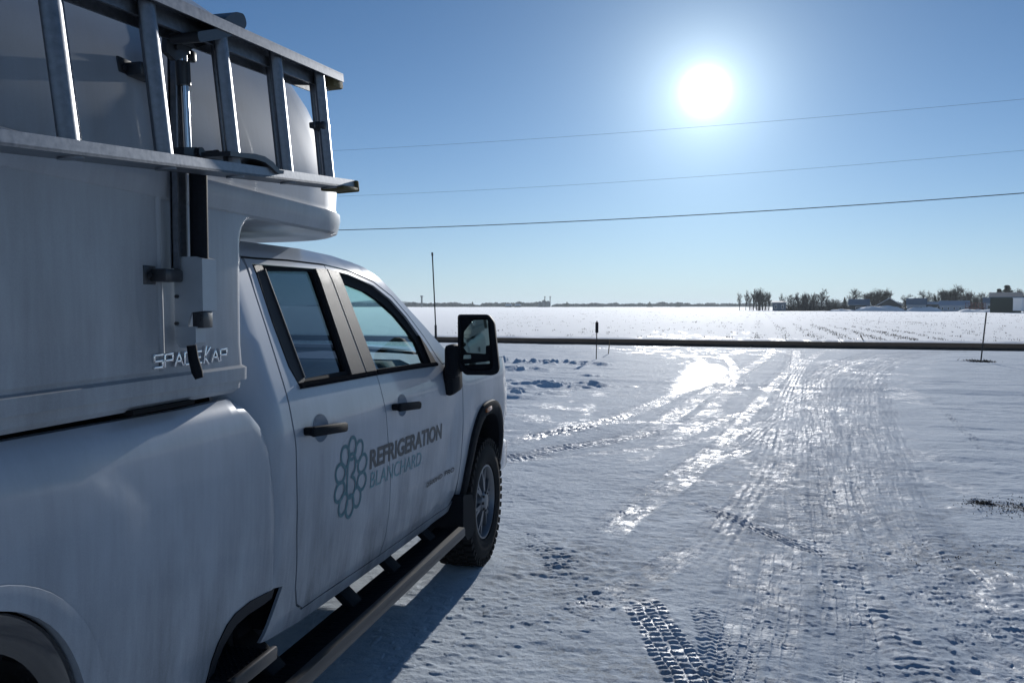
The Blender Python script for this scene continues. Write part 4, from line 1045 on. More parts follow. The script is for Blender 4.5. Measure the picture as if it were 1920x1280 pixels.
# ---- drop-down ladder rack on the box side
rack = bpy.data.objects.new('ladder_rack', None); rack.empty_display_size = .1; link(rack, truck)
m = MB(); m.box((-1.398, 1.985, 2.12), (.008, .042, .60)); m.box((-1.388, 1.967, 2.12), (.022, .006, .60)); m.box((-1.388, 2.003, 2.12), (.022, .006, .60)); m.obj('rack_track', ALU, rack)
m = MB(); m.tube([(-1.345, 2.01, 1.83), (-1.345, 2.01, 2.10)], .024, 16); m.obj('lift_tube', BLACKP, rack, SM)
m = MB(); m.tube([(-1.34, 1.96, 2.10), (-1.345, 1.95, 2.44)], .010, 10); m.obj('lift_rod', CHROME, rack, SM)
m = MB(); m.tube([(-1.345, 1.953, 2.30), (-1.345, 1.949, 2.36)], .019, 10); m.tube([(-1.345, 1.947, 2.38), (-1.345, 1.945, 2.45)], .021, 10); m.box((-1.345, 1.985, 2.385), (.02, .03, .03), bev=.006); m.obj('rod_sleeve', STEELB, rack, SM)
hs = [(1.886, 1.851), (1.995, 1.847), (2.030, 1.842), (2.028, 1.705), (2.000, 1.665), (1.995, 1.645), (1.935, 1.645), (1.925, 1.66), (1.915, 1.693), (1.905, 1.695), (1.90, 1.66), (1.886, 1.66)]
# folded sheet housing: u across (x), v up
m = MB(); m.prism([(-1.402, 1.852), (-1.334, 1.852), (-1.316, 1.846), (-1.316, 1.706), (-1.350, 1.702), (-1.366, 1.655), (-1.402, 1.655)], lambda u, v, w: (u, w, v), 1.978, 1.984)
m.prism([(-1.336, 1.852), (-1.316, 1.846), (-1.316, 1.706), (-1.328, 1.704)], lambda u, v, w: (u, w, v), 1.984, 2.044)
m.obj('latch_housing', GALV, rack, math.radians(20))
m = MB(); m.prism([(-1.400, 1.664), (-1.336, 1.664), (-1.336, 1.620), (-1.350, 1.606), (-1.385, 1.606), (-1.400, 1.625)], lambda u, v, w: (u, w, v), 1.974, 2.02)
m.obj('lower_bracket', GALV, rack)
m = MB(); m.box((-1.335, 2.005, 1.682), (.035, .045, .045), bev=.004); m.tube([(-1.33, 1.99, 1.688), (-1.33, 1.978, 1.688)], .008, 12); m.obj('latch_block', STEELB, rack, SM)
m = MB()
for xx, zz in ((-1.396, 1.842), (-1.394, 1.672), (-1.392, 1.745)):
    m = MB(); m.tube([(xx, 1.978, zz), (xx, 1.970, zz)], .005, 8); m.obj('bolt_head', STEELB, rack, SM)
m = MB(); m.tube([(-1.325, 1.938, 1.615), (-1.322, 1.941, 1.58), (-1.315, 1.946, 1.545), (-1.310, 1.948, 1.527)], [.0125, .0135, .0145, .011], 12); m.obj('crank_handle', BLACKP, rack, SM)
for (y, z) in ((1.925, 1.80), (1.862, 2.318)):
    m = MB(); x = float(boxx(y, z)); m.box((x + .004, y - .025, z), (.006, .05, .05), bev=.002); m.box((x + .028, y + .015, z), (.050, .075, .034), bev=.006); m.tube([(x + .008, y - .03, z), (x + .013, y - .03, z)], .007, 8); m.obj('mount_bracket', STEELB, rack, SM)
# cross arms with ladder hooks
def flatbar(m, pts, wx, th, x0):
    P = [Vector((0, a, b)) for a, b in pts]; v = []; f = []
    for i, p in enumerate(P):
        d = (P[min(i + 1, len(P) - 1)] - P[max(i - 1, 0)]).normalized(); nrm = Vector((0, -d.z, d.y))
        for sx_, sn in ((0, -1), (1, -1), (1, 1), (0, 1)): v.append((x0 + sx_ * wx, p.y + nrm.y * th / 2 * sn, p.z + nrm.z * th / 2 * sn))
    for i in range(len(P) - 1):
        for k in range(4): f.append((i * 4 + k, i * 4 + (k + 1) % 4, i * 4 + 4 + (k + 1) % 4, i * 4 + 4 + k))
    f += [(0, 1, 2, 3), tuple(len(P) * 4 - 1 - q for q in range(4))]; m.add(v, f); return m
YZ = lambda u, v, w: (w, u, v)
m = MB(); m.prism([(1.837, 2.389), (1.918, 2.42), (2.008, 2.454), (2.017, 2.426), (1.94, 2.388), (1.905, 2.356), (1.871, 2.339), (1.835, 2.35)], YZ, -1.325, -1.310)
m.box((-1.30, 1.96, 2.425), (.05, .10, .02), R=Matrix.Rotation(math.radians(22), 3, 'X'), bev=.004); m.tube([(-1.312, 1.872, 2.372), (-1.303, 1.872, 2.372)], .007, 10)
m.obj('upper_arm_plate', STEELB, rack, SM)
m = MB(); m.prism(rnd([(1.805, 2.382), (1.894, 2.418), (1.935, 2.461), (1.979, 2.489), (2.02, 2.497), (2.034, 2.473), (2.003, 2.439), (1.928, 2.407), (1.9, 2.393), (1.815, 2.359)], .012, 3), YZ, -1.285, -1.205); m.obj('upper_hook', STEELB, rack, SM)
m = MB(); m.prism([(1.883, 2.124), (1.937, 2.134), (1.968, 2.129), (2.017, 2.14), (2.06, 2.141), (2.078, 2.134), (2.075, 2.118), (1.882, 2.085)], YZ, -1.330, -1.300)
m.tube([(-1.30, 1.95, 2.122), (-1.292, 1.95, 2.122)], .014, 12); m.tube([(-1.30, 2.02, 2.130), (-1.290, 2.02, 2.130)], .012, 12)
m.obj('lower_arm', STEELB, rack, SM)
m = MB(); m.prism([(1.90, 2.112), (1.96, 2.118), (2.02, 2.126), (2.07, 2.128), (2.115, 2.120), (2.150, 2.104), (2.175, 2.106), (2.172, 2.096), (2.143, 2.092), (2.105, 2.104), (2.07, 2.112), (2.02, 2.112), (1.96, 2.106), (1.90, 2.100)], YZ, -1.262, -1.178); m.obj('lower_hook', STEELB, rack, SM)

# ================================================================== LADDER
ladder = thing('extension_ladder', 'worn aluminium extension ladder hung along the side of the white service box', 'ladder', (-1.24, 1.2, 2.0))
dv = Vector((-.0316, .9953, .0920)).normalized()
Bl = Vector((-1.235, 2.585, 2.137))       # foot of the foremost rung, on top of the bottom rail
upv = Vector((-.053, -.092, .995)); upv = (upv - dv * upv.dot(dv)).normalized(); LW = .355
outv = dv.cross(upv); 
if outv.x < 0: outv = -outv
def lad_rail(org, s0, s1, flip):
    m = MB(); w = .066; t = .006; h = .028
    M3 = Matrix((outv, dv, upv)).transposed()
    ln = s1 - s0; c = org + dv * ((s0 + s1) / 2)
    m.box(c + outv * 0 - upv * (0 if not flip else 0) + upv * (.0), (w, ln, t), R=M3)
    sg = -1 if not flip else 1
    for s in (-1, 1): m.box(c + outv * (s * (w / 2 - t / 2)) + upv * (sg * -1 * (h / 2 - t / 2)) * -1, (t, ln, h), R=M3)
    return m, M3
def rung(p, w=.050, dpt=.036, ln=LW, n=14):
    m = MB(); v = []; f = []
    for k, q in enumerate((p, p + upv * ln)):
        for i in range(n):
            t = 2 * math.pi * i / n; a = math.cos(t) * w / 2; b = math.sin(t) * dpt / 2
            if b < 0: b *= .75
            v.append(q + dv * a + outv * b)
    for i in range(n): f.append((i, (i + 1) % n, n + (i + 1) % n, n + i))
    m.add(v, f); return m
SP = .305
bs, te = -2.75, .145
m, M3 = lad_rail(Bl - upv * .016, bs, te, True); rb = m
rb.obj('rail', ALU, ladder)
m, _ = lad_rail(Bl + upv * (LW + .012), bs, te - .01, False); m.obj('rail', ALU, ladder)
for i in range(10):
    if i * -SP < bs: break
    rung(Bl - dv * (SP * i) - upv * .012, ln=LW + .022).obj('rung', ALU, ladder, SM)
    m = MB(); q = Bl - dv * (SP * i) - upv * .019; m.tube([q - upv * .004, q + upv * .0], .024, 16); m.obj('rung_swage', ALU, ladder, SM)
# inner fly section
off = -outv * .050
m = MB(); m.box(Bl + off + dv * ((bs + te) / 2 - .02) - upv * .004, (.04, te - bs - .04, .010), R=M3); m.obj('fly_rail', ALU, ladder)
m, _ = lad_rail(Bl + upv * (LW - .012) + off, bs, te - .03, False); m.obj('fly_rail', ALU, ladder)
for i in range(10): rung(Bl - dv * (SP * i - .07) + off - upv * .0, ln=LW - .01).obj('fly_rung', ALU, ladder, SM)
# rubber end caps
m = MB(); m.box(Bl - upv * .022 + dv * (te + .0) - dv * .06, (.085, .13, .012), R=M3, bev=.004); m.box(Bl - upv * .012 + dv * (te + .01), (.085, .022, .040), R=M3, bev=.006); m.obj('end_cap', RUBY, ladder, SM)
m = MB(); m.box(Bl + upv * (LW - .012) + dv * (te - .025) - outv * .02, (.080, .085, .040), R=M3, bev=.008); m.obj('end_cap', RUBY, ladder, SM)
m = MB(); q = Bl + upv * (LW * .51)
v = [];
m.box(q - outv * .008, (.046, .052, .030), R=M3, bev=.008); m.box(q - dv * .035 - outv * .02, (.02, .03, .02), R=M3, bev=.004); m.obj('strap', STEELB, ladder, SM)
# take the parents' offsets off their children
def fix(o, off):
    for ch in o.children: ch.location = Vector(ch.location) - off
fix(truck, T0); fix(ladder, Vector((-1.24, 1.2, 2.0)))

# ================================================================== MARKER POSTS, WIRES
gz = lambda x, y: float(ground_height(np.array([float(x)]), np.array([float(y)]))[0][0])
t = thing('driveway_marker', 'slim dark driveway marker with a wide reflector head, left of the icy drive', 'marker post', (-3.43, 26.69, gz(-3.43, 26.69)))
m = MB(); m.tube([(0, 0, -.2), (.02, 0, 1.15)], .016, 8); m.obj('stake', POSTM, t, SM)
m = MB(); m.box((.02, .0, 1.02), (.10, .03, .34), bev=.012); m.tube([(.02, 0, 1.18), (.02, 0, 1.24)], [.03, .012], 8); m.obj('reflector', BLACKP, t, SM)
t = thing('driveway_stake', 'short thin stake in the snow just behind the reflector marker', 'stake', (-3.38, 29.61, gz(-3.38, 29.61)))
m = MB(); m.tube([(0, 0, -.2), (.06, 0, .52)], .017, 8); m.obj('stake', WOOD, t, SM)
t = thing('driveway_stake', 'tall thin dark stake right of the drive standing in a patch of bare grass', 'stake', (8.29, 28.11, gz(8.29, 28.11)))
m = MB(); m.tube([(0, 0, -.2), (.14, 0, 1.52)], .021, 8); m.obj('stake', POSTM, t, SM)
t = thing('field_stake', 'hair thin pale wand at the far edge of the road, opposite the drive', 'stake', (3.89, 42.9, gz(3.89, 42.9)))
m = MB(); m.tube([(0, 0, -.2), (.0, 0, .30)], .010, 6); m.obj('stake', WOOD, t, SM)
t = thing('field_stake', 'short leaning wooden peg at the far edge of the road', 'stake', (7.45, 42.8, gz(7.45, 42.8)))
m = MB(); m.tube([(.06, 0, -.1), (-.12, 0, .25)], .028, 6); m.obj('stake', WOOD, t, SM)
WIREM = plain('black_cable', (.03, .03, .035), .6)
for lbl, r, P in (('thin upper power line crossing the sky in front of the sun', .006, [(-21.12, 45.9, 10.92), (-0.98, 45.04, 11.09), (14.7, 44.37, 11.55)]),
                  ('thin middle power line crossing the sky below the sun', .006, [(-19.49, 45.83, 8.22), (-0.68, 45.03, 8.5), (14.76, 44.37, 9.13)]),
                  ('thick black cable, lowest of the three lines over the road', .024, [(-20.82, 45.89, 6.22), (-1.49, 45.06, 6.48), (14.8, 44.37, 7.1)])):
    A = np.array(P); cx = np.polyfit(A[:, 0], A[:, 2], 2); cy = np.polyfit(A[:, 0], A[:, 1], 1)
    xs_ = np.linspace(-32, 27, 60); pts = [(float(x), float(np.polyval(cy, x)), float(np.polyval(cx, x))) for x in xs_]
    m = MB(); m.tube(pts, r, 6); o = m.obj('power_line', WIREM, None, 3.2, label=lbl, cat='power line')

# ================================================================== STUBBLE, DEBRIS
STRAW = plain('dry_stubble', (.16, .13, .095), .9, noise=.5, scale=2)
v = []; f = []
ca, sa = math.cos(.06), math.sin(.06)
def blade(x, y, z, h, w, az, lean, base=.03):
    c, s = math.cos(az), math.sin(az); lx, ly = math.cos(az + 1.2) * lean * h, math.sin(az + 1.2) * lean * h; n = len(v)
    v.extend([(x - c * w, y - s * w, z - base), (x + c * w, y + s * w, z - base), (x + lx, y + ly, z + h)]); f.append((n, n + 1, n + 2))
pts = []
for k in range(26000):
    d = 46 + 320 * random.random() ** 1.5
    a = math.radians(-17 + 38 * random.random()); x = d * math.sin(a); y = d * math.cos(a)
    if y < 45.0 - .05 * x: continue
    ac = x * ca - y * sa; row = round(ac / 1.5) * 1.5 + random.gauss(0, .2); dlt = row - ac; x += dlt * ca; y -= dlt * sa
    pts.append((x, y))
A = np.array(pts); nz = fbm(A[:, 0] * .16 + A[:, 1] * .01, A[:, 1] * .035, 3, 222)
keep = RNG.random(len(A)) < (.09 + .42 * sstep(.52, .72, nz)) * (.35 + .65 * sstep(-20, 20, A[:, 0]))
A = A[keep]; gA = ground_height(A[:, 0].copy(), A[:, 1].copy())[0]
for (x, y), z in zip(A, gA):
    for q in range(random.choice((2, 3, 5))):
        hh = random.uniform(.02, .10) * (1.8 if random.random() < .05 else 1)
        blade(x + random.gauss(0, .12), y + random.gauss(0, .25), z, hh, .012 + .02 * random.random(), random.uniform(-.6, .6), random.uniform(-.8, .8))
mobj('crop_stubble', v, f, STRAW, None, None, kind='stuff', label='dry stubble poking through the snow of the field in broken rows', cat='stubble')
v = []; f = []
for (cx, cy, sx, sy, n_) in ((2.72, 7.80, .42, .30, 800), (2.38, 7.97, .11, .12, 420), (8.29, 28.1, .4, .35, 260), (1.75, 6.2, .8, .45, 60)):
    xa = RNG.normal(cx, sx * .5, n_); ya = RNG.normal(cy, sy * .55, n_); za = ground_height(xa.copy(), ya.copy())[0]
    for x, y, z in zip(xa, ya, za):
        blade(x, y, z + .002, random.uniform(.002, .012) * (1 if cy < 20 else 6), random.uniform(.003, .009) * (1 if cy < 20 else 3), random.uniform(0, 3.1), random.uniform(-2.5, 2.5), .004)
mobj('soil_crumbs', v, f, plain('dark_soil', (.05, .035, .022), .95, noise=.5, scale=60), None, None, kind='stuff', label='dark crumbs of soil and dead grass scattered on the snow at right', cat='debris')

# ================================================================== TREES
BARK = plain('grey_bark', (.05, .042, .04), .9, noise=.3, scale=3)
TWIG = plain('bare_twigs', (.055, .042, .04), .9, noise=.3, scale=1)
NEEDLE = plain('evergreen_needles', (.035, .05, .04), .9, noise=.4, scale=2)
def bare_tree(seed, h=10., spread=.55, dens=1.0, multi=1):
    r = random.Random(seed); tr = MB(); tw = MB()
    def quad(m, a, b, w):
        d = (b - a).normalized(); s = d.cross(Vector((.3, 1, .2))).normalized() * w; s2 = d.cross(s).normalized() * w
        m.add([a - s, a + s, b], [(0, 1, 2)]); m.add([a - s2, a + s2, b], [(0, 1, 2)])
    def grow_(p, d, ln, rad, lvl):
        q = p + d * ln
        if lvl <= 2: tr.tube([p, q], [rad, rad * .65], 5, cap=False)
        else: quad(tw, p, q, max(rad, .019))
        if lvl >= 5: return
        n = {0: 8, 1: 4, 2: 4, 3: 4, 4: 3, 5: 3}[lvl]
        if lvl > 2: n = max(2, int(round(n * dens)))
        for i in range(n):
            s = (i + 1) / n if lvl == 0 else r.uniform(.35, 1)
            b = p + d * (ln * (.22 + .78 * s if lvl == 0 else s))
            az = r.uniform(0, 2 * math.pi); el = r.uniform(.35, .9) * (spread / .55)
            a = d.orthogonal().normalized(); a2 = d.cross(a)
            nd_ = (d * math.cos(el) + (a * math.cos(az) + a2 * math.sin(az)) * math.sin(el)); nd_.z += .18; nd_.normalize()
            grow_(b, nd_, ln * r.uniform(.48, .72), rad * .5, lvl + 1)
    for k in range(multi):
        a = r.uniform(0, 6.3); base = Vector((math.cos(a), math.sin(a), 0)) * (.0 if multi == 1 else h * .06)
        grow_(base, Vector((r.gauss(0, .08), r.gauss(0, .08), 1)).normalized(), h * .34, h * .022, 0)
    zmax = max(p[2] for p in tw.v); s = h / zmax
    tr.v = [tuple(c * s for c in p) for p in tr.v]; tw.v = [tuple(c * s for c in p) for p in tw.v]
    return tr, tw
def conifer(seed, h=8.):
    r = random.Random(seed); tr = MB(); tw = MB(); tr.tube([(0, 0, 0), (0, 0, h)], [h * .02, .02], 6)
    for k in range(900):
        z = h * (.08 + .92 * r.random() ** 1.2); rad = (h - z) * .30 * r.uniform(.2, 1.1); a = r.uniform(0, 6.28)
        c = Vector((math.cos(a) * rad, math.sin(a) * rad, z - rad * .25)); w = r.uniform(.12, .35)
        d = Vector((math.cos(a), math.sin(a), -.3)); t_ = Vector((-math.sin(a), math.cos(a), 0))
        tw.add([c - t_ * w - d * w, c + t_ * w - d * w, c + d * w * 1.6], [(0, 1, 2)])
        tw.add([c - Vector((0, 0, w)), c + Vector((0, 0, w * .6)), c + d * w * 1.5], [(0, 1, 2)])
    return tr, tw
def bush(seed, h=4.):
    r = random.Random(seed); tr = MB(); tw = MB()
    for k in range(170):
        a = r.uniform(0, 6.28); d = Vector((math.cos(a) * r.uniform(.1, .9), math.sin(a) * r.uniform(.1, .9), 1)).normalized(); p = Vector((r.gauss(0, h * .12), r.gauss(0, h * .12), 0)); ln = h * r.uniform(.5, 1.05)
        q = p + d * ln; s = d.orthogonal().normalized() * .03; tw.add([p - s, p + s, q], [(0, 1, 2)])
        for j in range(7):
            b = p + d * ln * r.uniform(.3, 1); e = b + (d + Vector((r.gauss(0, .6), r.gauss(0, .6), r.gauss(0, .3)))).normalized() * h * .22; s = (e - b).orthogonal().normalized() * .022
            tw.add([b - s, b + s, e], [(0, 1, 2)])
    tr.tube([(0, 0, 0), (0, 0, h * .4)], .05, 5)
    return tr, tw
PROTO = {}
def proto(kind, i):
    key = (kind, i)
    if key not in PROTO:
        tr, tw = dict(round=lambda: bare_tree(11 + i, 10, .62, 1.0), tall=lambda: bare_tree(31 + i, 10, .36, 1.0), multi=lambda: bare_tree(51 + i, 10, .5, .8, 3), con=lambda: conifer(5 + i, 10), bush=lambda: bush(3 + i, 10))[kind]()
        mt = []
        for nm, mb, mat in (('trunk', tr, BARK), ('crown', tw, NEEDLE if kind == 'con' else TWIG)):
            me = bpy.data.meshes.new(nm); me.from_pydata([tuple(map(float, q)) for q in mb.v], [], mb.f); me.materials.append(mat); mt.append(me)
        w = np.array([p[:2] for p in tw.v]); PROTO[key] = (mt, float(np.percentile(np.hypot(w[:, 0], w[:, 1]), 96)))
    return PROTO[key]
fwd = YAW
def at(px, D):
    a = math.atan((px - 960) / F) - YAW; return D * math.sin(a), D * math.cos(a)
def place_tree(kind, i, x, y, hgt, wid, label, group, name='bare_tree', cat='tree'):
    (mt, rad) = proto(kind, i)
    t = thing(name, label, cat, (x, y, 0), random.uniform(0, 6.2), group)
    s = hgt / 10; sw = (wid / 2) / rad * (1.12 if kind not in ('con', 'bush') else 1)
    for nm, me in zip(('trunk', 'crown'), mt):
        o = bpy.data.objects.new(nm, me); o.scale = (sw, sw, s); link(o, t)
DT = 300.0; K = DT / F * .975   # metres per reference pixel at that distance
G1 = 'bare trees along the far edge of the field'
FILL = [(1405, 551, 14), (1420, 549, 18), (1434, 550, 18), (1488, 556, 18), (1504, 552, 18), (1519, 553, 18), (1532, 552, 16), (1551, 559, 14), (1565, 560, 16), (1624, 549, 20), (1645, 546, 24), (1664, 551, 18), (1706, 560, 14), (1719, 556, 16), (1742, 554, 16), (1773, 547, 24), (1793, 546, 24), (1811, 552, 18), (1829, 554, 18), (1845, 556, 16), (1862, 554, 18), (1895, 548, 22)]
trees = [  # px, top, base, width(px), kind
 (1386, 548, 584, 9, 'tall', 0, 'thin bare sapling, leftmost of the trees at the field edge'), (1398, 545, 584, 12, 'tall', 1, 'slim bare tree second from the left end of the tree row'),
 (1412, 541, 584, 18, 'tall', 2, 'tall bare tree on the left flank of the leftmost clump'), (1428, 539, 584, 30, 'multi', 0, 'broadest bare tree of the leftmost clump'),
 (1441, 546, 584, 14, 'tall', 0, 'narrow bare tree on the right flank of the leftmost clump, beside the grey shed'), (1463, 551, 583, 10, 'tall', 1, 'faint thin tree rising behind the grey shed'),
 (1480, 552, 583, 20, 'round', 0, 'small round bare tree just right of the grey shed'), (1497, 549, 583, 18, 'tall', 2, 'narrow bare tree left in the dense thicket'),
 (1512, 546, 583, 20, 'multi', 1, 'many-stemmed bare tree in the middle of the dense thicket'), (1525, 548, 583, 16, 'tall', 0, 'narrow bare tree right in the dense thicket'),
 (1539, 543, 583, 22, 'tall', 1, 'upright bare tree at the right end of the dense thicket'), (1599, 541, 583, 28, 'round', 1, 'open fan-shaped bare tree behind the dark shed with snowy blue roof'),
 (1634, 541, 582, 34, 'multi', 0, 'left half of the big paired crown behind the white roofed bungalow'), (1655, 540, 582, 34, 'multi', 1, 'right half of the big paired crown behind the white roofed bungalow'),
 (1697, 552, 582, 22, 'round', 0, 'small pale bare tree between the bungalow and the blue house'), (1730, 544, 582, 28, 'round', 1, 'round bare tree behind the blue house'),
 (1764, 541, 582, 26, 'multi', 1, 'left tree of the group behind the long white house'), (1783, 536, 582, 34, 'multi', 0, 'tallest tree of the group behind the long white house'),
 (1803, 541, 582, 26, 'round', 0, 'right tree of the group behind the long white house'), (1820, 545, 582, 22, 'multi', 1, 'bare tree above the reddish farm gear'),
 (1838, 548, 582, 24, 'round', 1, 'bare tree left of the green barn'), (1852, 550, 582, 20, 'tall', 2, 'slender bare tree against the green barn gable'),
 (1906, 545, 584, 28, 'multi', 0, 'bare tree behind the green barn, partly above the white trailer'), (1919, 547, 584, 22, 'round', 0, 'bare tree at the right edge of the photo')]
for (px, tp, bs_, w, kd, i, lb) in trees:
    x, y = at(px, DT + random.uniform(-6, 14)); place_tree(kd, i, x, y, (bs_ - tp) * K + .1, w * K, lb, G1)
WH = ['left part of the leftmost clump', 'middle of the leftmost clump', 'right part of the leftmost clump', 'left edge of the dense thicket', 'left half of the dense thicket', 'middle of the dense thicket', 'right half of the dense thicket',
      'just right of the dense thicket', 'a little left of the small dark conifer', 'left edge of the big paired crown', 'between the two halves of the big paired crown', 'right edge of the big paired crown', 'left of the blue roofed house', 'above the blue roofed house',
      'right of the blue roofed house', 'left within the group behind the long white house', 'right within the group behind the long white house', 'right end of the long white house', 'above the faded red wagon', 'left of the little blue roofed shed', 'at the gable of the green barn', 'above the right end of the green barn']
for k, (px, tp, w) in enumerate(FILL):
    x, y = at(px, DT + 22); place_tree(('round', 'multi', 'tall')[k % 3], k % 2, x, y, (583 - tp) * K * 1.05, w * K, 'lesser bare tree set behind its neighbours, ' + WH[k], 'lesser bare trees behind the front row')
for (px, tp, w, lb) in ((1583, 559, 12, 'small dark conifer left of the fan-shaped bare tree'), (1872, 546, 36, 'dark evergreen rising behind the green barn roof, left one'), (1887, 540, 46, 'dark evergreen rising behind the green barn roof, right one'), (1752, 556, 12, 'little dark conifer beside the blue house')):
    x, y = at(px, DT + 8); place_tree('con', 0, x, y, (583 - tp) * K + .1, w * K, lb, 'dark evergreens among the farm buildings', 'conifer', 'tree')
for k, (px, tp, w, lb) in enumerate([(1474, 570, 18, 'low brush touching the right side of the grey shed'), (1490, 564, 22, 'brush at the left end of the dense thicket'), (1503, 560, 26, 'tall brush in the left half of the dense thicket'), (1518, 561, 28, 'tallest brush in the middle of the dense thicket'), (1530, 566, 18, 'small brush right of the middle of the dense thicket'), (1547, 567, 20, 'low brush right of the upright tree that ends the thicket'), (1560, 562, 22, 'left of two brush clumps before the small dark conifer'), (1572, 563, 20, 'right of two brush clumps before the small dark conifer'), (1691, 569, 22, 'brush between the bungalow and the blue roofed house'), (1745, 569, 18, 'brush beside the tiny flat roofed outbuilding'), (1817, 566, 20, 'brush just right of the long white house'), (1832, 562, 22, 'brush behind the faded red wagon'), (1408, 570, 20, 'low brush at the left foot of the leftmost tree clump'), (1422, 572, 22, 'low brush in the middle of the leftmost tree clump'), (1437, 573, 20, 'low brush between the leftmost tree clump and the grey shed')]):
    x, y = at(px, DT - 5); place_tree('bush', k % 3, x, y, (584 - tp) * K, w * K, lb, 'brush thickets at the field edge', 'brush', 'shrub')

# ================================================================== FARM BUILDINGS
ROOFS = plain('snowy_roof', (.5, .55, .62), .7, noise=.1, scale=1); BLUER = plain('blue_grey_roof', (.13, .20, .27), .6, noise=.15, scale=1)
DWALL = plain('dark_board_wall', (.05, .055, .06), .8, noise=.2, scale=1); GWALL = plain('green_wall', (.012, .028, .028), .7, noise=.2, scale=2)
BWALL = plain('pale_wall', (.45, .47, .5), .8, noise=.1, scale=1); BEIGE = plain('beige_gable', (.36, .31, .26), .8, noise=.1, scale=1); WGL = plain('dark_pane', (.03, .04, .05), .15)
WHT = plain('bright_white_sheet', (.8, .8, .8), .5, noise=.05)
def house(name, label, pxl, pxr, top, eave, base, depth, wall, roof, D=DT - 12, ridge='x', wins=3, gable=None, snow=0.0):
    pc = (pxl + pxr) / 2; x, y = at(pc, D); k = D / F * .975; wd = (pxr - pxl) * k
    a = math.atan((pc - 960) / F) - YAW
    t = thing(name, label, 'house' if 'house' in name else 'barn' if 'barn' in name else 'shed', (x, y, -.3), -a)
    he = (base - eave) * k + .3; ht = (base - top) * k + .3
    w2, d2 = wd / 2, depth / 2
    m = MB(); m.box((0, 0, he / 2), (wd, depth, he)).obj('wall', wall, t)
    o = .3
    m = MB()
    if ridge == 'x':
        m.prism([(-d2 - o, he - .1), (0, ht), (d2 + o, he - .1), (d2 + o, he + .08), (0, ht + .2), (-d2 - o, he + .08)], lambda u, v_, w: (w, u, v_), -w2 - o, w2 + o)
        g = MB(); g.prism([(-d2, he), (0, ht), (d2, he)], lambda u, v_, w: (w, u, v_), -w2 + .02, w2 - .02)
    else:
        m.prism([(-w2 - o, he - .1), (0, ht), (w2 + o, he - .1), (w2 + o, he + .08), (0, ht + .2), (-w2 - o, he + .08)], lambda u, v_, w: (u, w, v_), -d2 - o, d2 + o)
        g = MB(); g.prism([(-w2, he), (0, ht), (w2, he)], lambda u, v_, w: (u, w, v_), -d2 + .02, d2 - .02)
    m.obj('roof', roof, t); g.obj('gable', gable or wall, t)
    for i in range(wins):
        wx = -w2 + wd * (i + .5) / wins; fr = MB(); fr.box((wx, -d2 - .03, he * .55), (wd / wins * .34, .08, min(1.3, he * .4))); fo_ = fr.obj('window', WHT, t)
        p_ = MB(); p_.box((wx, -d2 - .08, he * .55), (wd / wins * .34 - .2, .05, min(1.3, he * .4) - .2)); p_.obj('pane', WGL, fo_)
    return t
house('farm_shed', 'flat grey blue shed between the leftmost tree clump and the thicket', 1449, 1472, 567, 569, 584, 5, plain('blue_grey_board', (.12, .15, .19), .8, noise=.2, scale=1), BLUER, wins=2)
house('farm_shed', 'low dark shed with blue roof under the fan-shaped bare tree', 1594, 1626, 563, 572, 583, 7, DWALL, BLUER, wins=1)
house('farm_house', 'bungalow with a broad snow white roof under the paired tree crown', 1648, 1686, 561, 573, 583, 8, DWALL, ROOFS, ridge='y', wins=3)
house('farm_house', 'blue roofed house left of the long white one', 1703, 1732, 562, 572, 583, 8, BWALL, BLUER, wins=2)
house('farm_shed', 'tiny dark outbuilding with snow on its flat roof beside the long white house', 1738, 1764, 568, 571, 583, 4, DWALL, ROOFS, wins=2)
house('farm_house', 'long white house with several windows and a snowy blue roof', 1767, 1810, 560, 567, 577, 9, BWALL, plain('snow_dusted_roof', (.42, .48, .56), .7), wins=5)
house('farm_shed', 'small blue roofed shed left of the green barn', 1846, 1862, 561, 569, 583, 5, BWALL, BLUER, wins=1)
house('green_barn', 'dark green barn with beige gable end near the right edge', 1863, 1906, 556, 563, 588, 14, GWALL, plain('blue_barn_roof', (.05, .10, .15), .7), D=240, wins=0, gable=BEIGE)
xg, yg = at(1906, 225)
t = thing('white_trailer', 'bright white box trailer parked against the green barn at the right edge', 'trailer', (xg + 3.2, yg, -.3), .4)
m = MB(); m.box((0, 0, 2.3), (8, 2.6, 2.9), bev=.05); m.obj('body', WHT, t); m = MB(); m.box((0, 0, 3.83), (8.1, 2.7, .16)); m.obj('roof', ROOFS, t)
for xx in (-2.6, -1.5):
    m = MB(); m.lathe([(-.0, .0), (.0, .45), (.3, .45), (.3, 0)], (0, 0, 0), 16); o = m.obj('wheel', RUBBER, t); o.rotation_euler = (0, 0, math.pi / 2); o.location = (xx, -1.2, .5)
RED = plain('faded_red_paint', (.22, .05, .045), .6, noise=.3, scale=2)
x, y = at(1826, 285)
t = thing('farm_wagon', 'faded red farm wagon with racks in front of the brush', 'wagon', (x, y, 0))
m = MB(); m.box((0, 0, 1.0), (5.5, 2.2, .25)); m.obj('deck', RED, t)
for i in range(7):
    m = MB(); m.box((-2.7 + i * .9, -1.0, 1.8), (.10, .08, 1.6)); m.obj('rack_post', RED, t)
for z in (1.5, 2.0, 2.5): m = MB(); m.box((0, -1.06, z), (5.5, .05, .10)); m.obj('rack_rail', RED, t)
for i, xx in enumerate((-1.9, 1.9)):
    m = MB(); m.lathe([(0, 0), (0, .5), (.25, .5), (.25, 0)], (0, 0, 0), 14); o = m.obj('wheel', RUBBER, t); o.rotation_euler = (0, 0, math.pi / 2); o.location = (xx, -.9, .5)
